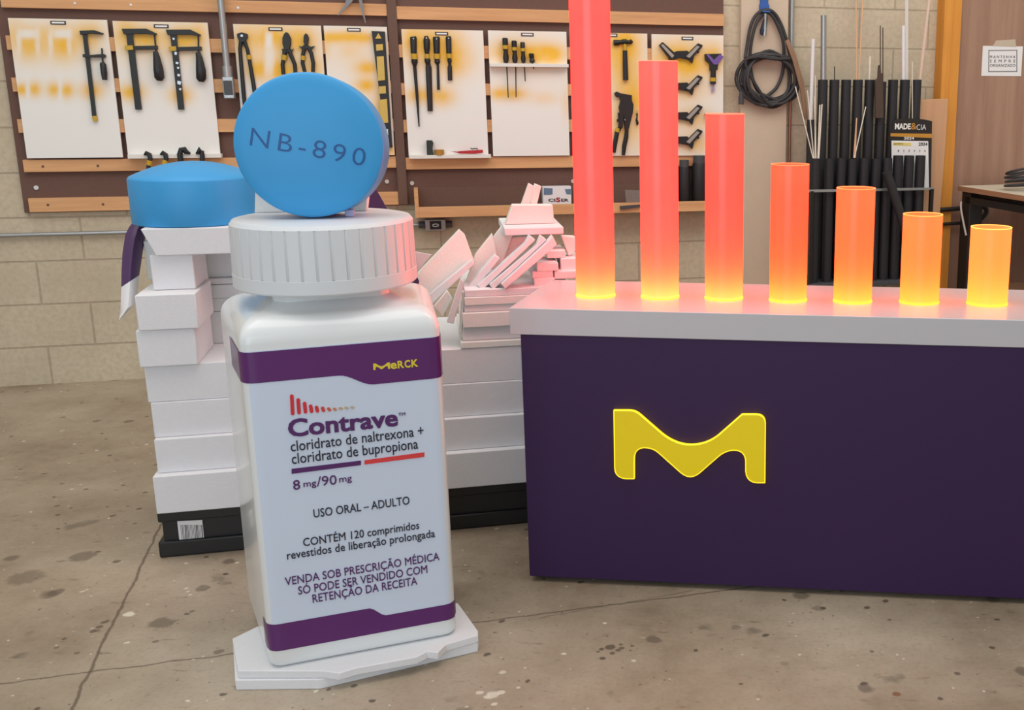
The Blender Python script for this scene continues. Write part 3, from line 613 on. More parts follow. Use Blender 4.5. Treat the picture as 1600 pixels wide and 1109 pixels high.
mb = MB(); rod(mb, [(864, 535), (862, 600), (861, 650)], c4, [20, 24, 24]); part('handle', mb, BLACK, t)
mb = MB(); rod(mb, [(862, 600), (861, 630)], c4, 27); part('band', mb, YEL, t, 'yellow band')
mb = MB(); rod(mb, [(861, 650), (862, 680), (862, 705)], c4, [7, 10, 14]); part('screw', mb, mat('lilac_screw', (160, 140, 176), .5, .05, 30), t)
t = tool('latch_clamp', 'small black clamp body peeking out left of third glowing tube', 'clamp', c4, (815, 935))
part('body', poly([(798, 878), (880, 875), (880, 935), (830, 940), (805, 905)], c4, .02), BLACK, t)
part('pad', poly([(806, 888), (822, 885), (822, 905), (810, 910)], c4, .004, TD - .012), SILV, t)
# ------------------------------------------------------------------ conduits and outlets
q = WALL.at(356, 154, -.09)
t = thing('power_outlet', 'grey outlet box on a metal conduit hanging down between tool boards', 'outlet', WALL, (q[0], -.08, q[2]))
mb = MB(); P = p3(WALL, [(343, -10), (356, 110)], None, -.09); xc = (P[0][0] + P[1][0]) / 2
mb.tube([(xc, -.09, 2.3), (xc, -.09, P[1][2])], 5.2 / WALL.ppm(350, 60, -.09), 16); part('conduit', mb, GREY, t)
mb = MB(); zz = WALL.at(355, 103, -.09)[2]; zb = WALL.at(355, 120, -.09)[2]; mb.cyl((xc, -.09, zb), .023, zz - zb, n=18); part('connector', mb, GREY, t)
bb = az(WALL, [(346, 120), (366, 154)], None, -.115)
bw = abs(bb[1][0] - bb[0][0]) / 2; part('box', MB().box(xc - bw, xc + bw, -.115, -.06, bb[1][1], bb[0][1]), GREY, t, bevel=.004)
part('socket', MB().box(xc - bw * .8, xc + bw * .8, -.119, -.114, bb[1][1] + .018, bb[0][1] - .018), DGREY, t, 'dark socket face', bevel=.002)
for k in (-1, 1): part('screw', MB().cyl((xc, -.114, (bb[0][1] + bb[1][1]) / 2 + k * .043), .004, .004, (0, -1, 0), 10), STEEL, t)
q = WALL.at(681, 360, -.03)
t = thing('wall_outlet', 'low outlet box with horizontal conduit along the block wall', 'outlet', WALL, (q[0], -.001, q[2]))
zc = zavg([(0, 364.5), (190, 364.8)], None, -.025); A = az(WALL, [(664, 343), (697, 360)], None, -.05)
part('box', MB().box(A[0][0], A[1][0], -.055, -.0005, A[1][1], A[0][1]), GREY, t, bevel=.004)
am = (A[0][0] + A[1][0]) / 2
part('socket', MB().box(am - .03, am + .03, -.058, -.053, A[1][1] + .008, A[0][1] - .008), BLACK, t, 'black socket face', bevel=.002)
mb = MB(); mb.tube([(am + .016 * math.cos(k * .6283), -.059, (A[0][1] + A[1][1]) / 2 + .007 * math.sin(k * .6283)) for k in range(10)], .0025, 6, closed=True); part('socket_ring', mb, PAPER, t)
mb = MB(); zb = (A[0][1] + A[1][1]) / 2; mb.tube([(-1.0, -.022, zb), (A[0][0] + .005, -.022, zb)], .0105, 12); part('conduit', mb, GREY, t)
for k in (-1, 1): part('connector', MB().cyl((A[0][0] if k < 0 else A[1][0], -.026, zb), .019, .035, (k, 0, 0), 14), DGREY, t)
# ------------------------------------------------------------------ tray shelf under the tool panel
SD = -.14
z0 = zavg([(655, 339), (796, 337)], None, SD); z1 = zavg([(655, 322.5), (796, 321)], None, SD)
sa0 = WALL.at(648, 320, SD)[0]; sa1 = WALL.at(1128, 320, SD)[0]
zb = zavg([(652, 293), (893, 288)], None, -.02)
shelf = thing('tray_shelf', 'wooden tray shelf below the tool panel holding small hardware', 'shelf', WALL, ((sa0 + sa1) / 2, SD / 2, z0))
part('front_lip', MB().box(sa0 + .02, sa1, SD - .018, SD, z0, z1), RAILW, shelf, bevel=.0015)
part('bottom', MB().box(sa0, sa1, SD, -.016, z0, z0 + .015), DARKW, shelf)
part('side', MB().prism([(sa0, z0), (sa0 + .02, z0), (sa0 + .02, zb), (sa0, zb)], SD - .018, -.016), RAILW, shelf)
part('back', MB().box(sa0 + .02, sa1, -.028, -.016, z0 + .015, zb), POSTW, shelf)
flo = z0 + .015
# carton with lettering
xa = az(WALL, [(848, 292), (893, 319)], None, SD + .02); 
t = thing('screw_box', 'small white and blue carton of screws on the tray shelf', 'box', WALL, ((xa[0][0] + xa[1][0]) / 2, SD / 2, flo))
BXW = mat('white_carton', (226, 228, 232), .5, .03, 30); BXB = mat('blue_grey_print', (96, 124, 150), .5, .1, 30)
zt = xa[0][1]; part('carton', MB().box(xa[0][0], xa[1][0], SD + .022, -.05, flo, zt), BXW, t, bevel=.001)
Bx = SD + .022
part('print', MB().prism(az(WALL, [(1212, 388), (1285, 392), (1285, 440), (1265, 446), (1212, 446)], c8, Bx), Bx - .0012, Bx), BXB, t, 'blue printed corner')
part('print', MB().prism(az(WALL, [(1385, 398), (1436, 396), (1436, 442), (1400, 440)], c8, Bx), Bx - .0012, Bx), BXB, t, 'blue printed corner')
part('lettering', text_mb('CI', WALL, c8(1250, 500), c8(1308, 500), 22 / 5.28, Bx, .03), BLACK, t, 'black letters CISER')
part('lettering', text_mb('S', WALL, c8(1312, 503), c8(1350, 503), 34 / 5.28, Bx, .04), mat('dark_red_print', (150, 30, 36), .5, .05, 20), t, 'red letter S')
part('lettering', text_mb('ER', WALL, c8(1356, 500), c8(1418, 500), 22 / 5.28, Bx, .03), BLACK, t)
xs = az(WALL, [(775, 313), (820, 321.5)], None, SD + .05)
mb = MB(); mb.box(xs[0][0], xs[1][0], SD + .03, SD + .09, flo, flo + .03); solo('wood_offcut', 'flat rough wood offcut lying in the tray shelf', 'offcut', WALL, mb, wood('rough_offcut', (112, 88, 70), (150, 122, 98)), bevel=.004)
t = thing('bench_bracket', 'grey metal bracket resting on the tray lip between the first tubes', 'bracket', WALL, (WALL.at(985, 327, SD)[0], SD, z1))
part('plate', MB().prism([(a, max(z, z1 + .001)) for a, z in az(WALL, [(382, 145), (480, 148), (480, 232), (388, 238)], cS, SD - .01)], SD - .014, SD - .006), mat('dull_zinc', (138, 134, 128), .45, .15, 30, metal=.5), t)
P = az(WALL, [(352, 245), (480, 236), (480, 250), (355, 268)], cS, SD - .03); part('foot', MB().prism(P, SD - .034, SD - .0185), DGREY, t)
def can(label, x0, x1, top, d):
    A = WALL.at(x0, top, d); B = WALL.at(x1, top, d); r = abs(B[0] - A[0]) / 2; c = (A[0] + B[0]) / 2; h = A[2] - flo
    t = thing('black_bottle', label, 'bottle', WALL, (c, d, flo))
    part('body', MB().lathe([(0, 0), (r * .95, 0), (r, .006), (r, h * .78), (r * .85, h * .86), (0, h * .86)], (c, d, flo), n=28), BLACK, t)
    part('lid', MB().lathe([(r * .8, h * .86), (r * .8, h), (0, h)], (c, d, flo), n=24), DGREY, t)
can('shorter black bottle on the tray shelf between second and third tubes', 1060, 1078, 250, -.085)
can('taller black bottle on the tray shelf beside the third tube', 1081, 1105, 243, -.085)
# ------------------------------------------------------------------ cable coil on the pilaster
CD = -.075
hk = az(WALL, [(1187, -8), (1201, 17)], None, -.055)
mb = MB(); mb.box(hk[0][0] + .004, hk[1][0] - .004, -.062, -.046, hk[1][1] + .02, hk[0][1] + .2); mb.box(hk[0][0], hk[1][0], -.07, -.046, hk[1][1] - .004, hk[1][1] + .035); mb.box(hk[0][0] + .006, hk[1][0] - .006, -.11, -.046, hk[1][1] - .012, hk[1][1] - .003)
solo('wall_hook', 'blue strap hook on the pilaster carrying the cable coil', 'hook', WALL, mb, mat('blue_plastic', (46, 92, 168), .5, .06, 20), bevel=.003)
q = WALL.at(1190, 168, CD)
t = thing('cable_coil', 'thick black cable coiled and knotted, hanging on the pilaster', 'cable', WALL, (q[0], -.05, q[2]))
RUB = mat('black_rubber_cable', (52, 50, 52), .55, .12, 40)
ctrl = [(205, 560, -.01), (230, 440, 0), (262, 260, 0), (320, 140, 0), (415, 95, -.01), (500, 135, 0), (560, 240, 0), (605, 370, 0), (640, 500, .01), (690, 640, .01), (720, 780, 0), (690, 930, 0), (560, 970, -.01), (420, 930, -.01), (330, 870, 0), (280, 740, .0), (262, 560, .01), (280, 360, .0), (330, 200, 0), (410, 120, .0), (480, 160, .0), (535, 270, 0), (575, 390, 0), (590, 520, .01), (575, 700, .01), (510, 850, .005), (380, 950, .0)]
loops = []
for k, (cx_, cy_, rx, ry) in enumerate([(420, 760, 290, 250), (435, 775, 265, 240), (430, 770, 240, 215), (410, 745, 285, 225), (445, 780, 250, 250), (430, 760, 215, 230)]):
    for j in range(12):
        an = math.pi / 2 + j * 2 * math.pi / 12 + k * .12; loops.append((cx_ + rx * math.cos(an), cy_ + ry * math.sin(an), -.022 * math.sin(an * 1.0 + k) - .010 * (k % 3)))
def smooth(pts, n=4):
    out = []
    for i in range(len(pts) - 1):
        P = [np.array(pts[max(0, min(len(pts) - 1, i + k))], float) for k in (-1, 0, 1, 2)]
        for j in range(n):
            s = j / n; out.append(tuple(.5 * ((2 * P[1]) + (-P[0] + P[2]) * s + (2 * P[0] - 5 * P[1] + 4 * P[2] - P[3]) * s * s + (-P[0] + 3 * P[1] - 3 * P[2] + P[3]) * s ** 3)))
    out.append(tuple(pts[-1])); return out
cb = smooth([(175, 900, -.01), (160, 800, -.01)] + loops + [(200, 620, -.03), (300, 550, -.05), (480, 570, -.05), (650, 560, -.04), (560, 545, -.02), (440, 490, -.01), (300, 540, -.02)])
mb = MB(); rod(mb, cb, ccab, 17, CD, 8); part('cable', mb, RUB, t)
mb = MB(); rod(mb, smooth(ctrl), ccab, 17, CD, 8); part('hanging_loop', mb, RUB, t)
mb = MB(); rod(mb, [(172, 880), (172, 920), (172, 925), (172, 1005)], ccab, [18, 20, 27, 26], CD - .01, 14); part('plug', mb, DGREY, t)
mb = MB(); rod(mb, [(415, 150), (400, 220), (385, 300), (370, 335)], ccab, [12, 26, 36, 20], CD, 12); part('clip', mb, mat('navy_plastic', (40, 44, 66), .45, .1, 30), t)
mb = MB(); rod(mb, [(405, 130), (405, 200), (403, 270), (398, 345)], ccab, [18, 13, 18, 18], CD - .012, 12); part('connector', mb, STEEL, t, 'steel connector')
q = WALL.at(1234, 258, -.03)
t = thing('wall_pipe', 'thin vertical pipe in the corner right of the cable coil', 'pipe', WALL, (q[0], -.03, 0))
xp = WALL.at(1236, 100, -.03)[0]
mb = MB(); mb.tube([(xp, -.03, 0), (xp, -.03, WALL.at(1236, 76, -.03)[2])], .008, 12); part('lower_pipe', mb, mat('copper_pipe', (168, 124, 104), .35, .15, 20, metal=.7), t, 'copper coloured lower pipe')
mb = MB(); mb.tube([(xp, -.03, WALL.at(1236, 77, -.03)[2]), (xp, -.03, 3)], .014, 12); part('upper_pipe', mb, GREY, t, 'grey upper pipe')

# ================================================================== STORAGE TUBES AND RODS
def ordn(i): return ['first', 'second', 'third', 'fourth', 'fifth', 'sixth', 'seventh', 'eighth', 'ninth', 'tenth'][i]
RB, RF = -.20, -.32
zr = WALL.at(1340, 440, RF - .05)[2]
def hollow(c, r, h, n=26, th=.004): return MB().lathe([(r, 0), (r, h), (r - th, h), (r - th, .02), (0, .02), (0, 0), (r, 0)], c, n=n)
rack = thing('tube_rack', 'low metal rack carrying the black storage tubes by the wall', 'rack', WALL, (WALL.at(1355, 440, RF)[0], RF + .05, 0))
ra0 = WALL.at(1258, 440, RF)[0] ; ra1 = WALL.at(1452, 300, RF)[0]
part('base', MB().box(ra0, ra1, RF - .07, -.12, zr - .025, zr), DGREY, rack, bevel=.002)
zbar = WALL.at(1355, 297, RF - .05)[2]
part('front_bar', MB().box(ra0 - .01, ra1 + .005, RF - .056, RF - .046, zbar - .006, zbar + .008), GREY, rack, bevel=.001)
for k in (0, 1):
    for dd in (RF - .05, -.13):
        part('upright', MB().box((ra0, ra1 - .02)[k] - .0, (ra0 + .02, ra1)[k], dd - .010, dd + .012, 0, zbar + (.0 if dd < -.2 else .0)), BLACKM, rack)
bx = [1285.4, 1303.5, 1321.8, 1340, 1358.5, 1376.8, 1395, 1413.5, 1431.5]
for i, x in enumerate(bx):
    c = WALL.at(x, 140, RB); top = WALL.at(x, 124.5 + (3 if i == 5 else 0), RB)[2]; r = 7.7 / WALL.ppm(x, 250, RB)
    solo('storage_tube', '%s tall black storage tube from the left in the back row' % ordn(i), 'tube', WALL, hollow((c[0], RB, zr), r, top - zr), TUBEB, 'tall black tubes in the back row')
c = WALL.at(1266.5, 250, RB); solo('storage_tube', 'shorter black storage tube at the left end of the back row', 'tube', WALL, hollow((c[0], RB, zr), .026, WALL.at(1266, 187, RB)[2] - zr), TUBEB, 'tall black tubes in the back row')
fx = [1274, 1295.5, 1314, 1331, 1350, 1368.5, 1385.6, 1402.8, 1419.7, 1437.4]
for i, x in enumerate(fx):
    c = WALL.at(x, 265, RF); top = WALL.at(x, 247 + (-4 if i > 6 else (1 if i % 2 else 0)), RF)[2]; r = 7.9 / WALL.ppm(x, 300, RF)
    solo('storage_tube', '%s short black storage tube from the left in the front row' % ordn(i), 'tube', WALL, hollow((c[0], RF, zr), r, top - zr), TUBEB, 'short black tubes in the front row')
# diagonal black tube
mb = MB(); P = p3(WALL, [(1383, 268, -.02), (1404, 335, -.03), (1418, 382, -.035)], None, RF - .085); mb.tube(P, .026, 16)
solo('loose_tube', 'black tube leaning at an angle against the front row', 'tube', WALL, mb, mat('matt_black_tube', (42, 40, 42), .7, .1, 20))
STK = mat('pale_stick', (226, 218, 202), .6, .06, 30); PEACH = mat('peach_dowel', (214, 168, 132), .6, .08, 30); WPVC = mat('white_pvc', (226, 224, 226), .4, .03, 20)
def stick(name, label, pts, rpx, c, m, d0, d1=None, group=None, cat='rod', n=8):
    d1 = d0 if d1 is None else d1; P = []
    for i, p in enumerate(pts):
        d = d0 + (d1 - d0) * i / (len(pts) - 1); q = WALL.at(*c(*p), d); P.append((q[0], d, q[2]))
    v = Vector(P[1]) - Vector(P[0]); v.normalize(); P[0] = tuple(Vector(P[0]) - v * .004 if name != 'loose' else P[0])
    mb = MB(); mb.tube(P, rpx / WALL.ppm(*c(*pts[0]), d0), n); return solo(name, label, cat, WALL, mb, m, group)
G1 = 'thin sticks standing in the left front tube'
for lab, pts, r in [('thin white stick leaning furthest left from the front tubes', [(168, 1035), (15, 415)], .9), ('thin white stick leaning slightly left from the front tube', [(175, 1035), (120, 450)], .9),
                    ('tallest thin white stick upright in the left front tube', [(185, 1035), (188, 322)], .8), ('thin white stick right beside the tallest stick', [(195, 1035), (180, 500)], .8),
                    ('short white strip left of a pair in the front tube', [(210, 1035), (228, 575)], 1.1), ('short white strip right of a pair in the front tube', [(218, 1035), (246, 570)], 1.1)]:
    stick('stick', lab, pts, r, c9, STK, RF - .01, RF + .02, G1)
G2 = 'dowels in the middle front tube'
stick('dowel', 'tall peach dowel crossing rightwards out of the frame', [(522, 1030), (556, 560), (606, -460)], 1.1, c9, PEACH, RF, -.05, G2)
stick('dowel', 'tall peach dowel standing straight out of the frame', [(534, 1030), (548, 600), (540, -460)], 1.1, c9, PEACH, RF, -.05, G2)
stick('dowel', 'short pale dowel leaning right from the crossing dowels', [(528, 1030), (566, 860), (625, 592)], .9, c9, STK, RF - .02, RF, G2)
stick('white_pipe', 'white plastic pipe standing in the leftmost back tube', [(1266.5, 187), (1270.5, 61)], 3.1, lambda x, y: (x, y), WPVC, RB, RB, None, 'pipe', 12)
stick('metal_pipe', 'shiny metal pipe rising from the first tall black tube', [(1286.5, 140), (1287, 24)], 4.6, lambda x, y: (x, y), STEEL, RB, RB, None, 'pipe', 14)
stick('wire_rod', 'short black wire rising from the second tall tube', [(1304, 130), (1304, 104)], .9, lambda x, y: (x, y), BLACK, RB, RB)
stick('white_pipe', 'short white rod tip above the fifth tall tube', [(1358, 130), (1359.5, 88)], 1.6, lambda x, y: (x, y), STK, RB, RB, None, 'pipe')
BRS = mat('dark_brown_strip', (74, 58, 48), .6, .15, 30)
for lab, x0, x1, y1, r in [('taller dark brown rod above the sixth tube', 1375.5, 1375.5, 40, .9), ('shorter dark brown rod above the sixth tube', 1379.5, 1379.5, 43, .9)]:
    stick('brown_rod', lab, [(x0, 130), (x1, y1)], r, lambda x, y: (x, y), BRS, RB - .02, RB - .02, 'brown rods above the sixth tube')
mb = MB(); P = az(WALL, [(706, 690), (706, 362), (730, 345), (738, 235), (752, 228), (757, 300), (768, 303), (772, 350), (776, 690)], c9, RB - .055); mb.prism(P, RB - .060, RB - .042)
solo('wood_strips', 'bundle of dark brown strips in front of the sixth tube', 'strips', WALL, mb, BRS, bevel=.001)
stick('white_pipe', 'wider white pipe rising from the eighth tall tube', [(1411.5, 126), (1411.5, 40)], 2.9, lambda x, y: (x, y), WPVC, RB, RB, None, 'pipe', 12)
for lab, x0, x1, yt, r in [('thin white rod beside the wider white pipe', 1415.5, 1415.5, -10, 1.2), ('second thin white rod beside the wider white pipe', 1418, 1418, -10, 1.0)]:
    stick('white_rod', lab, [(x0, 135), (x1, yt)], r, lambda x, y: (x, y), WPVC, RB, RB, 'white rods in the eighth tube')
stick('white_rod', 'short thin rod between the last two tall tubes', [(1425.5, 200), (1425.5, 96)], .8, lambda x, y: (x, y), STK, RB - .03, RB - .03)
stick('clear_rod', 'pale pinkish rod leaning right from the last tall tube', [(1436, 135), (1453, -10)], 2.6, lambda x, y: (x, y), mat('pale_acrylic', (222, 196, 178), .3, .04, 20), RB, RB - .05)
mb = MB(); P = az(WALL, [(1227, 64), (1232, 61), (1243, 85), (1256, 130), (1262, 186), (1257, 187), (1250, 140), (1239, 97)], None, -.13); mb.prism(P, -.136, -.126)
solo('moulding_strip', 'bent brown moulding strip leaning on the cable coil', 'strip', WALL, mb, wood('brown_moulding', (128, 96, 72), (156, 124, 98), True))
# calendar
KD2 = -.262
zc0 = WALL.at(1420, 294, KD2)[2]
cal = thing('calendar', 'black topped wall calendar standing behind the front tubes', 'calendar', WALL, (WALL.at(1424, 294, KD2)[0], KD2, zc0))
P = az(WALL, [(845, 1300), (838, 850), (868, 710), (900, 698), (1010, 692), (1120, 700), (1200, 716), (1190, 1300)], c9, KD2); part('backing', MB().prism(P, KD2, KD2 + .003), mat('black_card', (36, 30, 28), .5, .1, 20), cal)
lay = lambda pts, m, nm, lb, k=1: part(nm, MB().prism(az(WALL, pts, c9, KD2), KD2 - .001 * k, KD2 - .001 * k + .0009), m, cal, lb)
OCH = mat('ochre_print', (196, 140, 50), .5, .05, 20)
lay([(840, 822), (1197, 826), (1197, 862), (840, 848)], OCH, 'stripe', 'ochre stripe')
lay([(848, 885), (1166, 890), (1172, 1300), (850, 1300)], PAPER, 'page', 'white month page')
lay([(862, 900), (1016, 904), (1016, 930), (862, 928)], mat('yellow_highlight', (224, 206, 120), .6, .04, 20), 'highlight', 'yellow highlight', 2)
def ctext(s, x0, x1, y, cap, m, bold=.0, lb=None): part('lettering', text_mb(s, WALL, c9(x0, y), c9(x1, y), cap / 5.546, KD2, bold, lift=.003), m, cal, lb)
WPR = mat('white_print', (235, 235, 232), .6, .02, 20)
ctext('MADE', 876, 1012, 786, 48, WPR, .03, 'white heading letters'); ctext('&', 1014, 1064, 788, 56, OCH, .01); ctext('CIA', 1064, 1145, 792, 46, WPR, -.01)
ctext('2024', 955, 1042, 876, 22, WPR, .01); ctext('2024', 1082, 1158, 928, 26, BLACK, .01); ctext('janeiro', 866, 948, 918, 14, BLACK)
GPR = mat('grey_print', (110, 110, 118), .6, .05, 20)
for k, s in enumerate('123456'): ctext(s, 902 + 46 * k, 912 + 46 * k, 982, 18, GPR)
# cardboard
mb = MB(); P = az(WALL, [(1436, 156), (1480, 154), (1476, 225), (1466, 294), (1452, 296), (1447, 298), (1436, 298)], None, -.16); mb.prism(P, -.175, -.145)
zk = min(p[1] for p in P)
solo('cardboard_sheet', 'folded brown cardboard standing right of the calendar', 'cardboard', WALL, MB().prism([(a, z if z > zk + .02 else .42) for a, z in P], -.175, -.145), wood('brown_cardboard', (196, 150, 112), (210, 166, 128), True, 2), bevel=.003)
# ------------------------------------------------------------------ notice
ND = -.073
P = az(WALL, [(1536, 71.5), (1598.5, 70.5), (1599, 119), (1536, 118.5)], None, ND)
n_a0, n_a1 = P[0][0], P[1][0]; n_z1, n_z0 = P[0][1], P[3][1]
t = thing('paper_notice', 'white paper notice taped to the brown laminate partition', 'notice', WALL, ((n_a0 + n_a1) / 2, ND, n_z0))
part('paper', MB().box(n_a0, n_a1, ND, -.0701, n_z0, n_z1), PAPER, t)
part('tape', MB().prism(az(WALL, [(1390, 285), (1410, 250), (1530, 243), (1535, 290)], c5, ND), ND - .0012, ND - .0002), mat('beige_masking_tape', (196, 180, 160), .6, .05, 30), t, 'beige tape')
GP2 = mat('grey_ink', (120, 122, 128), .6, .05, 20); x0, y0, x1, y1 = 1364, 310, 1542, 444
for pts in ([(x0, y0), (x1, y0 - 2), (x1, y0 + 3), (x0, y0 + 5)], [(x0, y1 - 4), (x1, y1 - 5), (x1, y1), (x0, y1 + 1)], [(x0, y0), (x0 + 5, y0), (x0 + 4, y1), (x0 - 1, y1)], [(x1 - 5, y0), (x1, y0), (x1, y1), (x1 - 5, y1)]):
    part('border_line', MB().prism(az(WALL, pts, c5, ND), ND - .0012, ND - .0002), GP2, t)
for s, y, sp_ in (('MANTENHA', 360, 1.5), ('SEMPRE', 386, 1.9), ('ORGANIZADO', 413, 1.1)):
    part('lettering', text_mb(s, WALL, c5(1372, y), c5(1530, y), 17 / 3.96, ND, 0, sp_), mat('dark_ink', (70, 70, 76), .6, .05, 20), t)

# ================================================================== SIDE TABLE
tz = .95
TL = ground(1498, 290, tz); TR = ground(1600, 305.5, tz); TB = ground(1502, 285.5, tz)
TAB = Frame(TL, math.atan2(TR[1] - TL[1], TR[0] - TL[0]))
dep = .75
t = thing('work_table', 'dark steel work table with pale wooden top at the right edge', 'table', TAB, (.7, dep / 2, 0))
part('tabletop', MB().box(0, 1.5, 0, dep, tz - .028, tz), wood('pale_tabletop', (196, 186, 166), (212, 202, 184)), t, bevel=.003)
part('edge_band', MB().box(-.004, 1.5, -.004, .0, tz - .03, tz - .001), wood('brown_edge', (150, 106, 78), (172, 126, 94)), t)
DST = mat('dark_steel_frame', (38, 34, 32), .5, .2, 30)
part('apron', MB().box(.04, 1.46, .02, .06, tz - .10, tz - .06), DST, t)
part('apron', MB().box(.02, .06, .04, dep - .04, tz - .10, tz - .06), DST, t)
part('under_panel', MB().box(.03, 1.46, .06, dep - .04, tz - .06, tz - .029), DST, t)
for ax in (.01, 1.4):
    for ay in (.02, dep - .12): part('leg', MB().box(ax, ax + .09, ay, ay + .09, 0, tz - .03), DST, t, bevel=.003)
part('lower_shelf', MB().box(.1, 1.4, .12, dep - .12, .34, .36), wood('lower_board', (150, 112, 82), (170, 132, 100)), t)
mb = MB(); P = []
for k in range(60):
    an = k * 2 * math.pi / 14; P.append((.375 + (.08 + .012 * math.sin(k * .7)) * math.cos(an), .18 + .10 * math.sin(an), tz + .008 + .0016 * k + .018 * (1 + math.sin(an + 1)) * (.3 + k / 60)))
mb.tube(smooth(P, 3), .007, 8); solo('cable_bundle', 'black cable bundle lying on the pale table top', 'cable', TAB, mb, RUB)
mb = MB(); mb.tube(smooth([(.055, -.012, tz - .09), (.07, -.02, tz - .13), (.10, -.02, tz - .2), (.14, -.02, tz - .28)]), .006, 8); solo('hanging_wire', 'short white cord hanging from the table frame corner', 'cord', TAB, mb, mat('grey_white_cord', (190, 178, 170), .5, .05, 20))
t = thing('metal_stand', 'black tubular stand behind the glowing tubes beside the table', 'stand', TAB, (-.2, .35, 0))
mb = MB(); P = [TAB.loc(WALL.world(WALL.at(*cT(*p), -.115))) for p in [(60, 685), (250, 675), (420, 655), (470, 690), (430, 745), (385, 745)]]; mb.tube(smooth(P), .014, 10); part('arm', mb, DST, t)
mb = MB(); P = [TAB.loc(WALL.world(WALL.at(*cT(*p), -.115))) for p in [(60, 792), (250, 780), (420, 770)]]; mb.tube(P, .010, 8); part('rail', mb, DST, t)
for xx in (110, 300):
    q = TAB.loc(WALL.world(WALL.at(*cT(xx, 680), -.115))); part('leg', MB().tube([(q[0], q[1], 0), (q[0], q[1], q[2])], .014, 10), DST, t)

# ================================================================== PALLET AND FOAM
pa1 = PAL.loc(ground(820, 822))[0] + .25
pz = PAL.at(250, 795, 0)[2]
pal = thing('plastic_pallet', 'black plastic pallet under the stack of white foam', 'pallet', PAL, (pa1 / 2, .35, 0))
PLB = mat('black_recycled_plastic', (24, 25, 26), .4, .25, 15)
part('deck', MB().box(PAL.at(245, 797)[0], pa1, -.006, .78, pz - .045, pz), PLB, pal, bevel=.004)
part('side_wall', MB().box(.012, pa1 - .03, .012, .76, .05, pz - .045), PLB, pal)
part('skid', MB().box(-.005, pa1 - .02, 0, .1, 0, .055), PLB, pal, bevel=.006)
part('skid', MB().box(-.005, pa1 - .02, .66, .76, 0, .055), PLB, pal, bevel=.006)
stk = part('sticker', MB().prism(az(PAL, [(277, 814), (316, 812), (319.5, 846), (281, 849)], None, .010), .0085, .0125), PAPER, pal, 'white barcode sticker')
for k in range(16):
    x = 282 + k * 2.15; wd = random.choice((.5, .8, 1.2))
    part('barcode_line', MB().prism(az(PAL, [(x, 820), (x + wd, 820), (x + wd + 2.2, 845), (x + 2.2, 845)], None, .008), .0078, .0085), BLACK, stk)
GFo = 'white foam pieces on the pallet'
def fslab(name, label, x0, y0, x1, y1, d, depth, m=FOAM, bevel=.002, a1=None, xy=None):
    """front face between pixel corners (upper left / lower right) on the plane at depth d"""
    A = PAL.at(x0, y0, d); B = PAL.at(x1, y1, d)
    return A[0], (a1 if a1 is not None else B[0]), d, d + depth
zl = [pz] + [PAL.at(245, y, .0)[2] for y in (737, 684, 629, 571)]
aR = pa1 - .02
labs = ['lowest thick white foam slab resting on the black pallet', 'second thick white foam slab up from the pallet', 'third thick white foam slab up from the pallet', 'fourth thick white foam slab, topmost of the full width slabs']
lefts = [(241, 770), (243, 710), (238, 655), (228, 600)]
for i in range(4):
    d = (-.05, -.02, .0, .004)[i]; a = PAL.at(*lefts[i], d)[0]
    solo('foam_slab', labs[i], 'foam slab', PAL, MB().box(a, aR + (.0, .02, -.01, .0)[i], d, .62 - .02 * i, zl[i] + (.0005 if i else 0.001), zl[i + 1]), FOAM, GFo, .003)
zt = zl[4]
def fbox(label, x0, x1, z0, z1, d0, d1, yref, m=FOAM, name='foam_block', rot=0):
    a = PAL.at(x0, yref, d0)[0]; b = PAL.at(x1, yref, d0)[0]
    mb = MB(); mb.box(a, b, d0, d1, z0, z1)
    if rot: bmesh.ops.rotate(mb.bm, verts=mb.bm.verts, cent=((a + b) / 2, (d0 + d1) / 2, z0), matrix=Matrix.Rotation(rot, 3, 'Z'))
    return solo(name, label, 'foam block', PAL, mb, m, GFo, .003)
z5 = PAL.at(260, 515.5, -.03)[2]; z6 = PAL.at(260, 460, -.03)[2]
fbox('white foam block at lower left sitting on the full width slabs', 215, 307, zt + .0008, z5, -.02, .25, 545)
fbox('white foam block at left directly under the smaller top block', 213, 308, z5 + .0008, z6, -.03, .23, 488)
z7 = PAL.at(268, 398, .05)[2]
fbox('upright white foam block carrying the board under the blue pill', 237, 304, z6 + .0008, z7, .05, .26, 430)
z8 = PAL.at(300, 356, .03)[2]
a = PAL.at(243, 395, .03)[0]; b = PAL.at(372, 391, .03)[0]
solo('foam_board', 'white foam board directly under the lying blue pill', 'foam board', PAL, MB().prism([(a, z7 + .0008), (b + .1, z7 + .0008), (b + .1, z8), (a - .035, z8)], .03, .42), FOAM, GFo, .003)
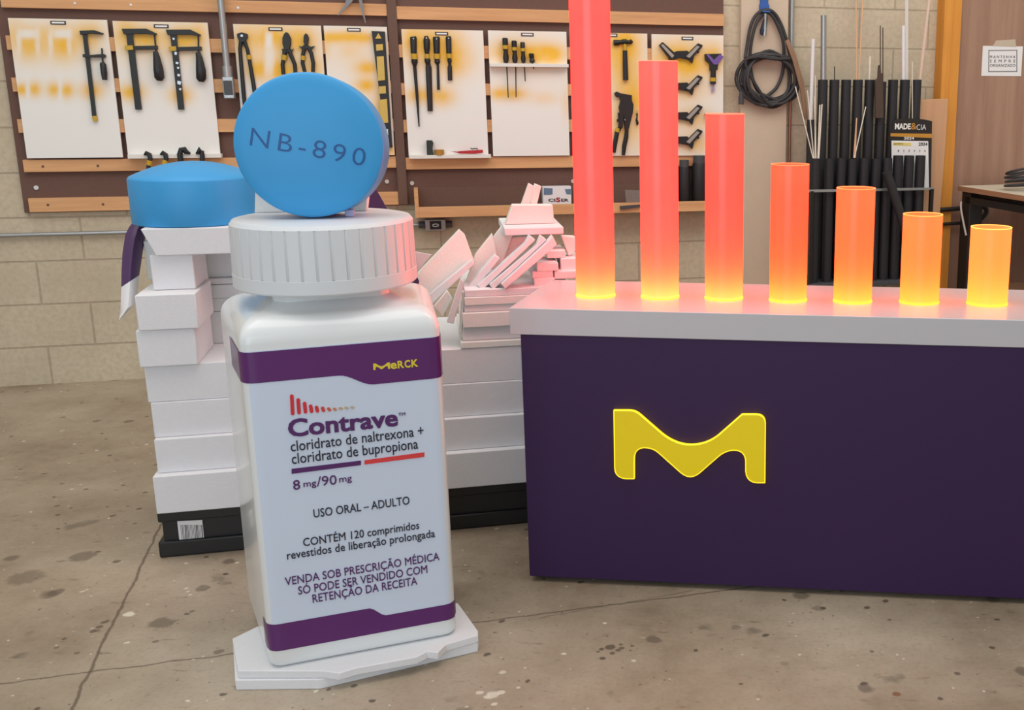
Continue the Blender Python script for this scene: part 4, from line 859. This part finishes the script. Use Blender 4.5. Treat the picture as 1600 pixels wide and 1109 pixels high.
# sheets stacked in the middle
zz = [zt]
for y in (487, 466, 445, 435): zz.append(PAL.at(345, y, .28)[2])
for i in range(4):
    a = PAL.at(327 + (i % 2), 480, .28)[0]
    solo('foam_sheet', ['lowest tall white foam piece behind the blocks beside the bottle', 'second white foam sheet behind the left blocks', 'third thin white foam sheet behind the left blocks', 'topmost thin foam sheet behind the left blocks'][i], 'foam sheet', PAL, MB().box(a, a + .42, .28 + .004 * (i % 2), .58, zz[i] + .0008, zz[i + 1]), FOAM, GFo, .002)
zq = PAL.at(340, 397, .30)[2]; a = PAL.at(322, 410, .30)[0]; solo('foam_block', 'white foam block above the sheets behind the bottle cap', 'foam block', PAL, MB().box(a, a + .36, .30, .56, zz[4] + .0008, z7 - .002), FOAM, GFo, .003)
mb = MB(); mb.box(PAL.at(226, 390, .27)[0], PAL.at(236, 390, .27)[0] + .06, .262, .40, z6 + .0008, PAL.at(232, 376, .27)[2]); solo('foam_block', 'narrow white foam piece behind the left top block', 'foam block', PAL, mb, FOAM2, GFo, .003)
# right hand sheets
ys = [533, 511, 488, 477, 464, 453]; zz = [zt]
for y in ys: zz.append(PAL.at(760, y, .0)[2])
nm = ['lowest', 'second', 'third', 'fourth', 'fifth', 'topmost']
for i in range(6):
    d = (.0, .02, .0, .015, .005, .01)[i]; a = PAL.at((718, 722, 723, 726, 727, 728)[i], 500, d)[0]
    solo('foam_sheet', '%s white foam sheet in the right stack behind the counter' % nm[i], 'foam sheet', PAL, MB().box(a, aR - .02 * (i % 3), d, .5 - .01 * i, zz[i] + .0008, zz[i + 1]), FOAM if i % 2 else FOAM2, GFo, .002)
zh = zz[-1]
def fpoly(label, pts, d, th, m=FOAM2, name='foam_offcut', tilt=0.):
    P = az(PAL, pts, cA, d); zm = min(p[1] for p in P)
    mb = MB().prism(P, d, d + th)
    if tilt:
        for v in mb.bm.verts: v.co.y += tilt * (v.co.z - zm)
    return solo(name, label, 'foam offcut', PAL, mb, m, GFo, .002)
fpoly('broad white foam sheet leaning left, just right of the bottle cap', [(48, 592), (310, 327), (345, 358), (402, 515), (130, 775), (46, 700)], .10, .035, FOAM2, tilt=.25)
fpoly('long white foam strip along the lower edge of the broad sheet', [(100, 735), (385, 505), (402, 530), (132, 780)], .06, .035, FOAM, tilt=.15)
fpoly('small white foam chunk leaning below the broad sheet', [(150, 790), (232, 690), (264, 740), (205, 850)], .03, .03)
fpoly('narrow white foam stick propped against the right stack', [(230, 885), (318, 612), (338, 640), (272, 895)], .005, .03, FOAM)
fpoly('thin white foam stick hugging the right stack side', [(305, 960), (328, 700), (342, 705), (322, 965)], .02, .05)
fpoly('pale foam sheet leaning behind the pink lit planks', [(345, 650), (410, 470), (515, 345), (545, 470), (400, 672)], .16, .03, tilt=.2)
fpoly('second pale foam sheet leaning under the raised slab', [(500, 560), (520, 362), (590, 272), (640, 350), (560, 560)], .20, .03, tilt=.1)
fpoly('shortest foam plank, leftmost of the leaning planks', [(355, 672), (528, 470), (558, 490), (405, 682)], .08, .05, FOAM)
fpoly('second foam plank from left among the leaning planks', [(420, 660), (715, 400), (742, 350), (778, 376), (455, 682)], .05, .05, FOAM)
fpoly('third foam plank from left among the leaning planks', [(495, 655), (790, 405), (812, 350), (848, 376), (520, 682)], .025, .05, FOAM)
fpoly('longest foam plank, rightmost and nearest of the leaning planks', [(568, 650), (860, 382), (885, 350), (912, 405), (592, 680)], -.002, .05, FOAM)
fpoly('white foam wedge filling the gap under the raised slab', [(600, 360), (760, 352), (720, 440), (560, 560)], .24, .05)
za = PAL.at(800, 280 + 348 / 3.96, .10)[2]; zb2 = PAL.at(800, 280 + 303 / 3.96, .10)[2]; a = PAL.at(640 + 588 / 3.96, 362, .10)[0]
solo('foam_slab', 'raised white foam slab lying across the leaning planks', 'foam slab', PAL, MB().box(a, aR - .05, .10, .42, za, zb2), FOAM, GFo, .003)
P = az(PAL, [(592, 292), (636, 159), (886, 159), (896, 292)], cA, .20); zm = zb2 + .001
solo('foam_sheet', 'white foam sheet standing on the raised slab', 'foam sheet', PAL, MB().prism([(x, max(z, zm)) for x, z in P], .20, .25), FOAM2, GFo, .003)
fpoly('left of two thin foam sticks standing on top of heap', [(690, 160), (738, 25), (775, 46), (745, 160)], .26, .03)
fpoly('right of two thin foam sticks standing on top of heap', [(747, 160), (775, 28), (815, 44), (788, 160)], .255, .03, FOAM2)
for lb, x0, y0, x1, y1, d in [('low pink lit foam block behind the counter corner, left one', 757, 567, 890, 610, .06), ('low pink lit foam block behind the counter corner, right one', 896, 567, 1060, 612, .06),
                              ('lowest tapered foam block at the counter corner', 768, 612, 900, 665, .05), ('rounded foam block stacked third at the counter corner', 786, 518, 922, 566, .05),
                              ('foam block beside the tallest tube, third layer', 935, 488, 1060, 566, .08), ('foam block on top of the small pink stack', 848, 440, 966, 486, .09)]:
    A = PAL.at(*cA(x0, y0), d); B = PAL.at(*cA(x1, y1), d)
    solo('foam_block', lb, 'foam block', PAL, MB().box(A[0], B[0], d, d + .14, B[2], A[2] - .0008), FOAM, GFo, .004)
fpoly('slanted foam offcut under the raised slab beside the tallest tube', [(940, 352), (1025, 356), (1030, 440), (985, 476)], .12, .04)
# purple faced sheets
VW = mat('white_sheet_back', (226, 224, 226), .5, .03, 20)
t = thing('vinyl_sheet', 'purple vinyl sheet curling down at the left of foam stack', 'sheet', PAL, (PAL.at(*c7(800, 900), .2)[0], .2, PAL.at(*c7(740, 1105), .2)[2]))
def ribbon(L, Rr, d_l, d_r, th=.004):
    mb = MB(); rows = []
    for (l, r, dl, dr) in zip(L, Rr, d_l, d_r):
        row = []
        for s in np.linspace(0, 1, 7):
            x = l[0] + (r[0] - l[0]) * s; y = l[1] + (r[1] - l[1]) * s; d = dl + (dr - dl) * s - .03 * math.sin(math.pi * s)
            q = PAL.at(*c7(x, y), d); row.append(mb.bm.verts.new(q))
        rows.append(row)
    for A, B in zip(rows, rows[1:]):
        for k in range(6): mb.bm.faces.new((A[k], A[k + 1], B[k + 1], B[k]))
    r = bmesh.ops.extrude_face_region(mb.bm, geom=list(mb.bm.faces)); bmesh.ops.translate(mb.bm, verts=[g for g in r['geom'] if isinstance(g, bmesh.types.BMVert)], vec=(0, th, 0))
    return mb
part('purple_face', ribbon([(840, 485), (800, 530), (775, 580), (758, 690), (752, 800), (750, 905)], [(915, 528), (905, 560), (890, 640), (880, 700), (868, 780), (860, 832)], [.30, .27, .25, .22, .2, .18], [.30, .28, .27, .25, .23, .22]), PURPLE, t)
part('white_tail', ribbon([(750, 905), (748, 980), (745, 1060), (735, 1108)], [(860, 832), (850, 930), (832, 1012), (738, 1110)], [.18, .15, .12, .10], [.22, .18, .14, .10]), VW, t, 'white underside')
mb = MB(); P = az(PAL, [(556, 315), (576, 302), (584, 289), (604, 325), (655, 440), (650, 462), (560, 462)], None, .02); mb.prism(P, .02, .032)
solo('vinyl_sheet', 'purple faced board standing behind the bottle cap', 'sheet', PAL, mb, PURPLE)
mb = MB(); P = az(PAL, [(600, 385), (674, 398), (640, 438), (610, 440)], None, .055); mb.prism(P, .055, .065)
solo('white_sheet', 'white sheet corner showing between cap and leaning foam', 'sheet', PAL, mb, VW)
# ------------------------------------------------------------------ pills
BLUE = mat('blue_matt_paint', (60, 154, 214), .42, .04, 12, spec=.35)
PR, PH, PDm = .200, .150, .034
def pill_prof(R, h, dm, n=9):
    ed = .006; pr = [(0, -h / 2 - dm)]
    for k in range(1, n + 1):
        r = (R - ed) * k / n; pr.append((r, -h / 2 - dm * (1 - (r / R) ** 2)))
    pr += [(R - .0015, -h / 2 + .002), (R, -h / 2 + ed), (R, h / 2 - ed), (R - .0015, h / 2 - .002)]
    for k in range(n, 0, -1):
        r = (R - ed) * k / n; pr.append((r, h / 2 + dm * (1 - (r / R) ** 2)))
    pr.append((0, h / 2 + dm)); return pr
pd = .22; pc = PAL.at(304, 300, pd); R2 = 92 / PAL.ppm(301, 300, pd)
pzb = z8 + .0005; ph = PAL.at(303, 278, pd - R2)[2] - PAL.at(303, 352, pd - R2)[2]
lp = MB().lathe(pill_prof(R2, ph, .048), (pc[0], pd, pzb + ph / 2), n=72)
# flatten the hidden underside so that it rests on the board
for v in lp.bm.verts: v.co.z = max(v.co.z, pzb)
solo('blue_pill', 'giant blue pill lying flat on white foam behind the bottle', 'pill', PAL, lp, BLUE, 'giant blue pills', angle=40)

# ================================================================== BOTTLE
A = BOT.at(424, 1047); 
BW = BOT.at(713, 975)[0]; BD = .45
bz = .05; 
sl = [(369, 1078), (500, 1076.5), (520, 1072), (747, 1018)]
Pb = [BOT.loc(ground(*p, 0)) for p in sl]
Pt = [BOT.loc(ground(*p, bz)) for p in [(747, 985), (716, 942), (640, 925), (450, 955), (400, 979), (363, 997)]]
slab = MB().slab([(p[0], p[1]) for p in Pb + Pt], 0, .028)
# the torn upper layer: its front edge is ragged where foam has broken away
torn = [BOT.loc(ground(*p, bz)) for p in [(363, 997), (372, 1047.5), (505, 1047.5), (530, 1051), (556, 1043), (600, 1035), (650, 1026), (668, 1017), (684, 1019), (697, 1006), (747, 992), (747, 985), (716, 942), (640, 925), (450, 955), (400, 979)]]
slab.slab([(p[0], p[1]) for p in torn], .0285, bz - .0005)
solo('foam_board', 'broken white foam board on the floor under the giant bottle', 'foam board', BOT, slab, FOAM, bevel=.002)
mb = MB()
P = [BOT.loc(ground(*p, .05)) for p in [(528, 1050), (560, 1036), (690, 1016), (704, 1021), (640, 1040), (600, 1048)]]
BODY = mat('gloss_white_bottle', (224, 228, 229), .22, .015, 6, coat=.3)
CAPM = mat('satin_white_cap', (214, 218, 222), .4, .015, 10)
LBL = mat('pale_blue_white_label', (204, 216, 234), .35, .01, 10)
bt = thing('medicine_bottle', 'giant white medicine bottle with purple banded label and ribbed cap', 'bottle', BOT, (BW / 2, BD / 2, bz))
FLARE = math.tan(math.radians(6.0))
def rrect(a0, a1, d0, d1, r, n=7):
    pts = []
    for cx_, cy_, s in ((a1 - r, d0 + r, -90), (a1 - r, d1 - r, 0), (a0 + r, d1 - r, 90), (a0 + r, d0 + r, 180)):
        for k in range(n + 1):
            an = math.radians(s + 90 * k / n); x_, y_ = cx_ + r * math.cos(an), cy_ + r * math.sin(an)
            pts.append((x_ + FLARE * max(0, y_) * ((x_ - BW / 2) / (BW / 2)), y_))
    return pts
zs = BOT.at(450, 500, .1)[2]
ztop_l = BOT.at(386, 549)[2]; zSh = .995; zLab = ztop_l + .002
capc = (BW / 2 - .012, BD / 2)
mb = MB(); bm = mb.bm; rings = []
RCN = .026
sec = []
for k in range(6):
    an = math.radians(90 * k / 5); ins = .016 * (1 - math.sin(an)); sec.append((bz + .022 * (1 - math.cos(an)), ins, RCN))
sec.append((.5, 0, RCN)); sec.append((zLab + .012, 0, RCN))
for k in range(1, 9):
    an = math.radians(90 * k / 8); sec.append((zLab + .012 + .062 * math.sin(an), .055 * (1 - math.cos(an)), RCN + .03 * (1 - math.cos(an))))
base_loop = None
for z, ins, r in sec:
    rings.append([bm.verts.new((p[0], p[1], z)) for p in rrect(ins, BW - ins, ins, BD - ins, max(.012, r - ins * .3))])
zs = sec[-1][0]
n = len(rings[0]); NR = .172
for k, (fr_, z) in enumerate([(.35, zs + .006), (.7, zs + .012), (1., zs + .020)]):
    ring = []
    for i in range(n):
        p = rings[len(sec) - 1][i].co; an = math.atan2(p.y - capc[1], p.x - capc[0]); c_ = Vector((capc[0] + NR * math.cos(an), capc[1] + NR * math.sin(an), z))
        ring.append(bm.verts.new(Vector((p.x, p.y, z)).lerp(c_, fr_)))
    rings.append(ring)
rings.append([bm.verts.new((v.co.x, v.co.y, zs + .06)) for v in rings[-1]])
for A_, B_ in zip(rings, rings[1:]):
    for k in range(n): bm.faces.new((A_[k], A_[(k + 1) % n], B_[(k + 1) % n], B_[k]))
bm.faces.new(rings[0][::-1]); bm.faces.new(rings[-1])
part('body', mb, BODY, bt, angle=50)
# wrap helper: a point s along the label (0 at the left front corner) to the body outline
def wrap(s, z, lift):
    r = RCN
    if s < r:           # round the left corner, then down the left side
        arc = math.pi / 2 * r; q = r - s
        if q < arc: an = q / r; return (r - (r + lift) * math.sin(an), r - (r + lift) * math.cos(an), z)
        return (-lift - FLARE * (r + q - arc), r + (q - arc), z)
    if s > BW - r:
        arc = math.pi / 2 * r; q = s - (BW - r)
        if q < arc: an = q / r; return (BW - r + (r + lift) * math.sin(an), r - (r + lift) * math.cos(an), z)
        return (BW + lift + FLARE * (r + q - arc), r + (q - arc), z)
    return (s, -lift, z)
def wrapped(s0, s1, lo, hi, lift, n=60, nz=2):
    mb = MB(); rows = []
    for i in range(n + 1):
        s = s0 + (s1 - s0) * i / n; a, b = lo(s), hi(s)
        rows.append([[mb.bm.verts.new(wrap(s, a + (b - a) * j / nz, L)) for j in range(nz + 1)] for L in (lift, lift - .0008)])
    for A_, B_ in zip(rows, rows[1:]):
        for L in (0, 1):
            for j in range(nz):
                f = (A_[L][j], B_[L][j], B_[L][j + 1], A_[L][j + 1]); mb.bm.faces.new(f if L == 0 else f[::-1])
        mb.bm.faces.new((A_[0][0], A_[1][0], B_[1][0], B_[0][0])); mb.bm.faces.new((A_[0][-1], B_[0][-1], B_[1][-1], A_[1][-1]))
    mb.bm.faces.new([v for v in rows[0][0]] + [v for v in rows[0][1][::-1]]); mb.bm.faces.new([v for v in rows[-1][1]] + [v for v in rows[-1][0][::-1]])
    return mb
def interp(pts, c):
    q = sorted(az(BOT, pts, c, 0)); xs = [p[0] for p in q]; zs_ = [p[1] for p in q]
    def f(s):
        if s <= xs[0]: return zs_[0]
        if s >= xs[-1]: return zs_[-1]
        for i in range(len(xs) - 1):
            if s <= xs[i + 1]:
                t_ = (s - xs[i]) / (xs[i + 1] - xs[i]); return zs_[i] + (zs_[i + 1] - zs_[i]) * t_
    return f
def flat_interp(pts, c, k):
    """an S step between two levels: level l before x0, level r after x1"""
    q = az(BOT, pts, c, 0)
    l, r = q[0][1], q[-1][1]; x0, x1 = q[1][0], q[2][0]
    def f(s):
        t_ = max(0, min(1, (s - x0) / (x1 - x0))); t_ = t_ * t_ * (3 - 2 * t_); return l + (r - l) * t_
    return f
tb_lo = flat_interp([(520, 336), (700, 318), (900, 366), (1150, 346)], cL, 1)
zbt = BOT.at(*cL(760, 140))[2]
tb_hi = lambda s: zbt
bb_hi = flat_interp([(500, 667), (770, 624), (860, 655), (1050, 620)], cK, 1)
zb0 = BOT.at(*cK(740, 758))[2]
bb_lo = lambda s: zb0
lab = part('label', wrapped(.012, BW - .012, lambda s: zb0 - .0, lambda s: zbt + .002, .0012), LBL, bt, angle=60)
VIO = mat('violet_band', (88, 32, 102), .3, .03, 12, coat=.2)
part('upper_band', wrapped(-.20, BW + .06, tb_lo, tb_hi, .0024), VIO, lab, 'purple upper band', angle=60)
part('lower_band', wrapped(-.05, BW + .06, bb_lo, bb_hi, .0024), VIO, lab, 'purple lower band', angle=60)
INKP = mat('purple_ink', (82, 34, 98), .4, .03, 12); INKK = mat('black_ink', (34, 32, 46), .4, .03, 12); INKR = mat('red_ink', (214, 62, 64), .4, .03, 12); INKY = mat('yellow_ink', (222, 200, 60), .4, .03, 12)
def ltext(s, c, x0, y0, x1, y1, cap, m, bold=0., sp=1., lb=None, heavy=0):
    part('lettering', text_mb(s, BOT, c(x0, y0), c(x1, y1), cap * (c(1, 0)[0] - c(0, 0)[0]), 0, bold, sp, lift=.0034, heavy=heavy), m, lab, lb)
def lpoly(pts, c, m, lb=None, nm='printed_bar'):
    part(nm, MB().prism(az(BOT, pts, c, 0), -.0034, -.0012), m, lab, lb)
ltext('Contrave', cL, 413, 672, 1040, 606, 96, INKP, .012, 1.0, 'bold purple product lettering', heavy=.015)
ltext('TM', cL, 1044, 553, 1084, 549, 18, INKP)
ltext('cloridrato de naltrexona +', cL, 424, 758, 1190, 664, 60, INKK)
ltext('cloridrato de bupropiona', cL, 430, 830, 1158, 740, 60, INKK)
lpoly([(427, 858), (827, 810), (827, 835), (427, 886)], cL, INKP, 'purple bar'); lpoly([(848, 808), (1193, 762), (1193, 788), (848, 832)], cL, INKR, 'red bar')
ltext('8', cL, 438, 979, 478, 974, 54, INKP, .006); ltext('mg', cL, 497, 963, 570, 954, 36, INKP); ltext('/90', cL, 574, 958, 688, 946, 54, INKP); ltext('mg', cL, 703, 936, 775, 926, 36, INKP)
ltext('USO ORAL – ADULTO', cK, 490, 157, 978, 88, 42, INKK)
ltext('CONTÉM 120 comprimidos', cK, 437, 303, 1027, 213, 40, INKK)
ltext('revestidos de liberação prolongada', cK, 355, 370, 1107, 255, 41, INKK)
ltext('VENDA SOB PRESCRIÇÃO MÉDICA', cK, 345, 503, 1130, 372, 41, INKP)
ltext('SÓ PODE SER VENDIDO COM', cK, 412, 549, 1068, 437, 41, INKP)
ltext('RETENÇÃO DA RECEITA', cK, 485, 590, 1017, 497, 41, INKP)
bars = [(428, 428, 548), (465, 450, 543), (502, 470, 538), (537, 486, 535), (571, 493, 533), (606, 498, 530), (641, 502, 526), (674, 504, 523), (708, 500, 517), (741, 497, 514), (775, 494, 511)]
cols = [(206, 44, 52)] * 5 + [(206, 66, 52), (206, 92, 66), (196, 130, 90), (196, 160, 116), (190, 172, 140), (186, 176, 150)]
for (x, y0, y1), cc in zip(bars, cols):
    r = 10.5; pts = [(x - r + (y1 - y) * -.03 * 0 + 0, y) for y in ()]
    cap_ = [(x + r * math.cos(math.radians(a_)), y0 + r + r * math.sin(math.radians(a_))) for a_ in range(180, 361, 30)] + [(x + r + 1 + r * 0 + r * (math.cos(math.radians(a_)) - 1) + 4, y1 - r + r * math.sin(math.radians(a_))) for a_ in range(0, 181, 30)]
    lpoly(cap_, cL, mat('bar_ink_%d_%d_%d' % cc, cc, .4, .02, 10), None, 'logo_bar')
# the M of the logo, also used on the counter
def bez(p0, p1, p2, n=5):
    return [((1 - s) ** 2 * p0[0] + 2 * s * (1 - s) * p1[0] + s * s * p2[0], (1 - s) ** 2 * p0[1] + 2 * s * (1 - s) * p1[1] + s * s * p2[1]) for s in [k / n for k in range(1, n + 1)]]
MPTS = [(300, 230), (390, 230)]
for b_ in ([(435, 232), (465, 262)], [(620, 405), None], ): pass
def mpath():
    P = [(300, 230), (392, 230)]
    P += bez(P[-1], (430, 230), (462, 258)); P.append((570, 352)); P += bez(P[-1], (660, 434), (757, 435), 8); P += bez(P[-1], (852, 436), (925, 376), 8); P.append((1064, 254)); P.append((1146, 254))
    P += bez(P[-1], (1206, 255), (1206, 312)); P.append((1203, 664)); P.append((1152, 664)); P += bez(P[-1], (1088, 658), (1084, 592)); P.append((1084, 532))
    P += bez(P[-1], (1080, 472), (1020, 470), 6); P += bez(P[-1], (968, 470), (925, 508), 5); P.append((815, 604)); P += bez(P[-1], (757, 652), (700, 604), 6); P.append((568, 486))
    P += bez(P[-1], (532, 454), (480, 455), 5); P += bez(P[-1], (428, 460), (425, 520), 6); P.append((425, 640)); P.append((376, 640)); P += bez(P[-1], (308, 634), (305, 575), 6)
    return P
MP = mpath()
def mini(p):
    u_ = (p[0] - 300) / 907; v_ = (p[1] - 230 - u_ * 22) / 412; x = 898 + u_ * 98; y = 250 + v_ * 38 - u_ * 8; return (x, y)
lpoly([mini(p) for p in MP], cL, INKY, 'yellow logo letters', 'logo_letter')
for s, x0, x1, yy in (('e', 1000, 1035, 280), ('R', 1041, 1076, 276), ('C', 1081, 1114, 273), ('K', 1120, 1158, 269)):
    if s == 'e': text = 'e'
    ltext(s, cL, x0, yy, x1, yy - 4, 46 if s == 'e' else 40, INKY, .02, heavy=.012)
# carton code on the left side
mb = MB(); zc_ = BOT.at(*crop(200, 600, 3.96)(720, 350))[2]
for k in range(5): mb.box(-.0018, -.0004, .16 + k * .03, .178 + k * .03, zc_ - .05 + .006 * k, zc_ + .04)
part('side_print', mb, mat('faint_grey_print', (120, 124, 126), .5, .1, 30), bt, 'faint grey print on the left side')
# cap
cz0, cz1 = zs + .044, BOT.at(505, 337, BD / 2)[2]; CRad = .2265
CH = cz1 - cz0; NCAP = 360
def rib(k):
    ph_ = (k % 9); return 1.0 - (.010 if ph_ == 0 else 0)
lc = MB(); c_ = (capc[0], capc[1], cz0)
lc.lathe([(0, 0), (CRad - .004, 0), (CRad, .004), (CRad, CH * .21), (CRad - .0015, CH * .215)], c_, n=NCAP)
lc.lathe([(CRad - .0015, CH * .215), (CRad - .001, CH * .22), (CRad - .003, CH * .93)], c_, n=NCAP, rfun=rib)
lc.lathe([(CRad - .003, CH * .93), (CRad - .010, CH * .985), (CRad - .022, CH), (0, CH)], c_, n=NCAP)
part('cap', lc, CAPM, bt, 'ribbed white cap', angle=28)
# ------------------------------------------------------------------ standing pill on the cap
capw = BOT.world((capc[0], capc[1], cz1))
PF = Frame((capw[0] - .006, capw[1] - .005), math.radians(11))
pr = .178; lean = math.radians(-3.5)
mb = MB().lathe(pill_prof(pr, .13, .022), (0, 0, 0), (0, -1, 0), n=90)
pz_ = cz1 + pr + .0008
Mt = Matrix.Translation((0, 0, pz_)) @ Matrix.Rotation(lean, 4, 'X')
bmesh.ops.transform(mb.bm, matrix=Mt, verts=mb.bm.verts)
pt = thing('blue_pill', 'giant blue pill stamped NB-890 standing upright on the bottle cap', 'pill', PF, (0, 0, cz1), 'giant blue pills')
part('tablet', mb, BLUE, pt, angle=40)
INKB = mat('stamped_blue', (22, 84, 146), .5, .03, 20)
def dome(q):
    x, z = q.x, q.z; r2 = (x * x + z * z) / pr ** 2; return Vector((x, -.065 - .022 * (1 - r2), z))
me = text_mesh('NB-890', -.008, 1.28); co = [v.co.copy() for v in me.vertices]; x0, x1 = min(v.x for v in co), max(v.x for v in co)
tb = MB(); wid = .272; ang = math.radians(-11.3); vs = []
for v in co:
    xx = (v.x - x0) / (x1 - x0) * wid - wid / 2; zz_ = (v.y - .35) * .064
    q = Vector((xx * math.cos(ang) - zz_ * math.sin(ang) + .000, 0, xx * math.sin(ang) + zz_ * math.cos(ang) - .004)); q = dome(q); q.y -= .0008
    vs.append(tb.bm.verts.new(q))
for p in me.polygons:
    try: tb.bm.faces.new([vs[i] for i in p.vertices])
    except ValueError: pass
r = bmesh.ops.extrude_face_region(tb.bm, geom=list(tb.bm.faces)); bmesh.ops.translate(tb.bm, verts=[g for g in r['geom'] if isinstance(g, bmesh.types.BMVert)], vec=(0, .003, 0))
bmesh.ops.transform(tb.bm, matrix=Mt, verts=tb.bm.verts)
part('stamped_code', tb, INKB, pt, 'dark blue stamped code')
def capwedge(label, pts, d, th):
    P = [PF.at(*p, d) for p in pts]; P = [(p[0], max(p[2], cz1 + .0008)) for p in P]
    solo('foam_wedge', label, 'wedge', PF, MB().prism(P, d, d + th), FOAM2, 'foam wedges propping the pill', .001)
capwedge('white foam wedge propping the standing pill on its left', [(399, 292), (448, 334), (398, 334)], .10, .05)
capwedge('white foam wedge propping the standing pill on its right', [(575, 300), (572, 334), (535, 334)], .10, .05)
q = PF.at(546, 331, -.02); solo('tape_scrap', 'small lilac tape scrap at the foot of the standing pill', 'tape', PF, MB().box(q[0] - .010, q[0] + .012, -.03, -.005, cz1 + .0006, cz1 + .018), mat('lilac_scrap', (190, 188, 222), .5, .05, 30), bevel=.002)

# ================================================================== COUNTER
cA0 = 0.; cLen = 2.3
tl = CNT.at(796, 480.5); ctz = tl[2]; cbz = CNT.at(808, 522)[2]
tdep = CNT.loc(ground(866, 437, ctz))[1]
ct = thing('display_counter', 'dark purple display counter with thick white top and yellow emblem', 'counter', CNT, (cLen / 2, tdep / 2, 0))
CPUR = mat('dark_purple_laminate', (52, 28, 70), .5, .05, 14, spec=.3); CTOP = mat('white_counter_top', (192, 190, 194), .2, .02, 10)
part('carcass', MB().box(0, cLen, .0, tdep - .015, .018, cbz), CPUR, ct, bevel=.001)
part('plinth', MB().box(.05, cLen - .05, .05, tdep - .06, 0, .018), BLACK, ct)
part('counter_top', MB().box(tl[0], cLen + .02, -.005, tdep, cbz, ctz), CTOP, ct, 'thick white counter top', bevel=.002)
SIGNF = mat('lit_yellow_acrylic', (214, 190, 0), .35, .03, 14, emit=(214, 186, 0), estr=.30)
SIGNE = mat('lit_yellow_edge', (250, 226, 40), .4, .02, 14, emit=(255, 226, 40), estr=.9)
P = az(CNT, MP, cM, -.018)
em = part('emblem', MB().prism(P, -.020, -.0135), SIGNF, ct, 'backlit yellow letter M', angle=30, bevel=.0028)
em.data.materials.append(SIGNE); em.modifiers['bevel'].material = 1; em.modifiers['bevel'].limit_method = 'ANGLE'; em.modifiers['bevel'].angle_limit = math.radians(60)
part('emblem_edge', MB().prism(az(CNT, MP, cM, -.01), -.0135, -.0005), SIGNE, em)
# glowing tubes
spec = [(931, 461, 30.0, -58), (1031.5, 463, 29.2, 95), (1131, 465, 29.4, 177.3), (1231, 468, 29.0, 256), (1332, 470, 29.6, 293), (1436, 471.5, 30.2, 334), (1542, 474, 31.0, 354)]
tubc = [(236, 70, 62), (236, 74, 62), (236, 68, 54), (238, 76, 46), (240, 96, 44), (242, 116, 42), (244, 140, 46)]
tube_e = [(3.6, .095, .082), (3.4, .105, .088), (3.2, .092, .068), (2.8, .098, .044), (2.2, .12, .046), (1.9, .155, .050), (1.7, .20, .060)]
CLEAR = bpy.data.materials.new('clear_acrylic'); CLEAR.use_nodes = True
_n = CLEAR.node_tree; _n.nodes.remove(_n.nodes['Principled BSDF']); _t = _n.nodes.new('ShaderNodeBsdfTransparent'); _n.links.new(_t.outputs[0], _n.nodes['Material Output'].inputs[0])
lbl = ['tallest red glowing acrylic tube, leftmost on the counter', 'second tallest red glowing tube on the counter', 'third red glowing tube from the left on the counter', 'red orange glowing tube in the middle of the row', 'orange glowing tube with pale drips at its base, fifth along', 'short orange glowing tube, second from the right', 'shortest yellow orange glowing tube, rightmost in the row']
LEDS = [mat('led_base_%d' % k, (255, 220, 110), .5, .02, 10, emit=(255, 214, 80), estr=e) for k, e in enumerate((19, 19, 19, 15, 11, 7.5, 5.5))]
for i, (x, y, rp, yt) in enumerate(spec):
    g = CNT.loc(ground(x, y, ctz)); W = CNT.ppm(x, y, g[1]); r = rp / (FPX / float((RC @ (np.array(CNT.world(g)) - (0, 0, H)))[2]))
    top = CNT.at(x, yt, g[1])[2]; h = top - ctz
    t = thing('light_tube', lbl[i], 'light tube', CNT, (g[0], g[1], ctz), 'glowing tubes on the counter')
    m = glow('glowing_acrylic_%s' % ('scarlet', 'scarlet_red', 'red', 'vermilion', 'orange', 'amber', 'yellow_orange')[i], tubc[i], tube_e[i], 1.)
    th = .003
    ob = part('tube', MB().lathe([(r, .003), (r, h - .002), (r - th, h - .002), (r - th, .003)], (g[0], g[1], ctz), n=64), m, t, angle=60)
    ob.data.materials.append(CLEAR)
    for p_ in ob.data.polygons:
        if p_.index >= 64: p_.material_index = 1
    part('rim', MB().lathe([(r - th, h - .002), (r, h - .002), (r + .0004, h), (r - th, h), (r - th, h - .002)], (g[0], g[1], ctz), n=64), glow('lit_rim_%d' % i, tuple(min(255, int(v + 45)) for v in tubc[i]), (tube_e[i][0], tube_e[i][1] * 3 + .05, tube_e[i][2] * 2 + .03), 1.), t, 'bright edge lit rim', angle=60)
    part('led_base', MB().lathe([(0, .0005), (r - .006, .0005), (r - .006, .010), (0, .010)], (g[0], g[1], ctz), n=40), LEDS[i], t, 'yellow light at the foot')
    part('foot_ring', MB().lathe([(r - th, .0003), (r + .002, .0003), (r + .002, .003), (r - th, .003), (r - th, .0003)], (g[0], g[1], ctz), n=64), glow('lit_foot_%d' % i, (250, 190, 60), (1.2, .5, .06), 1.), t, angle=60)
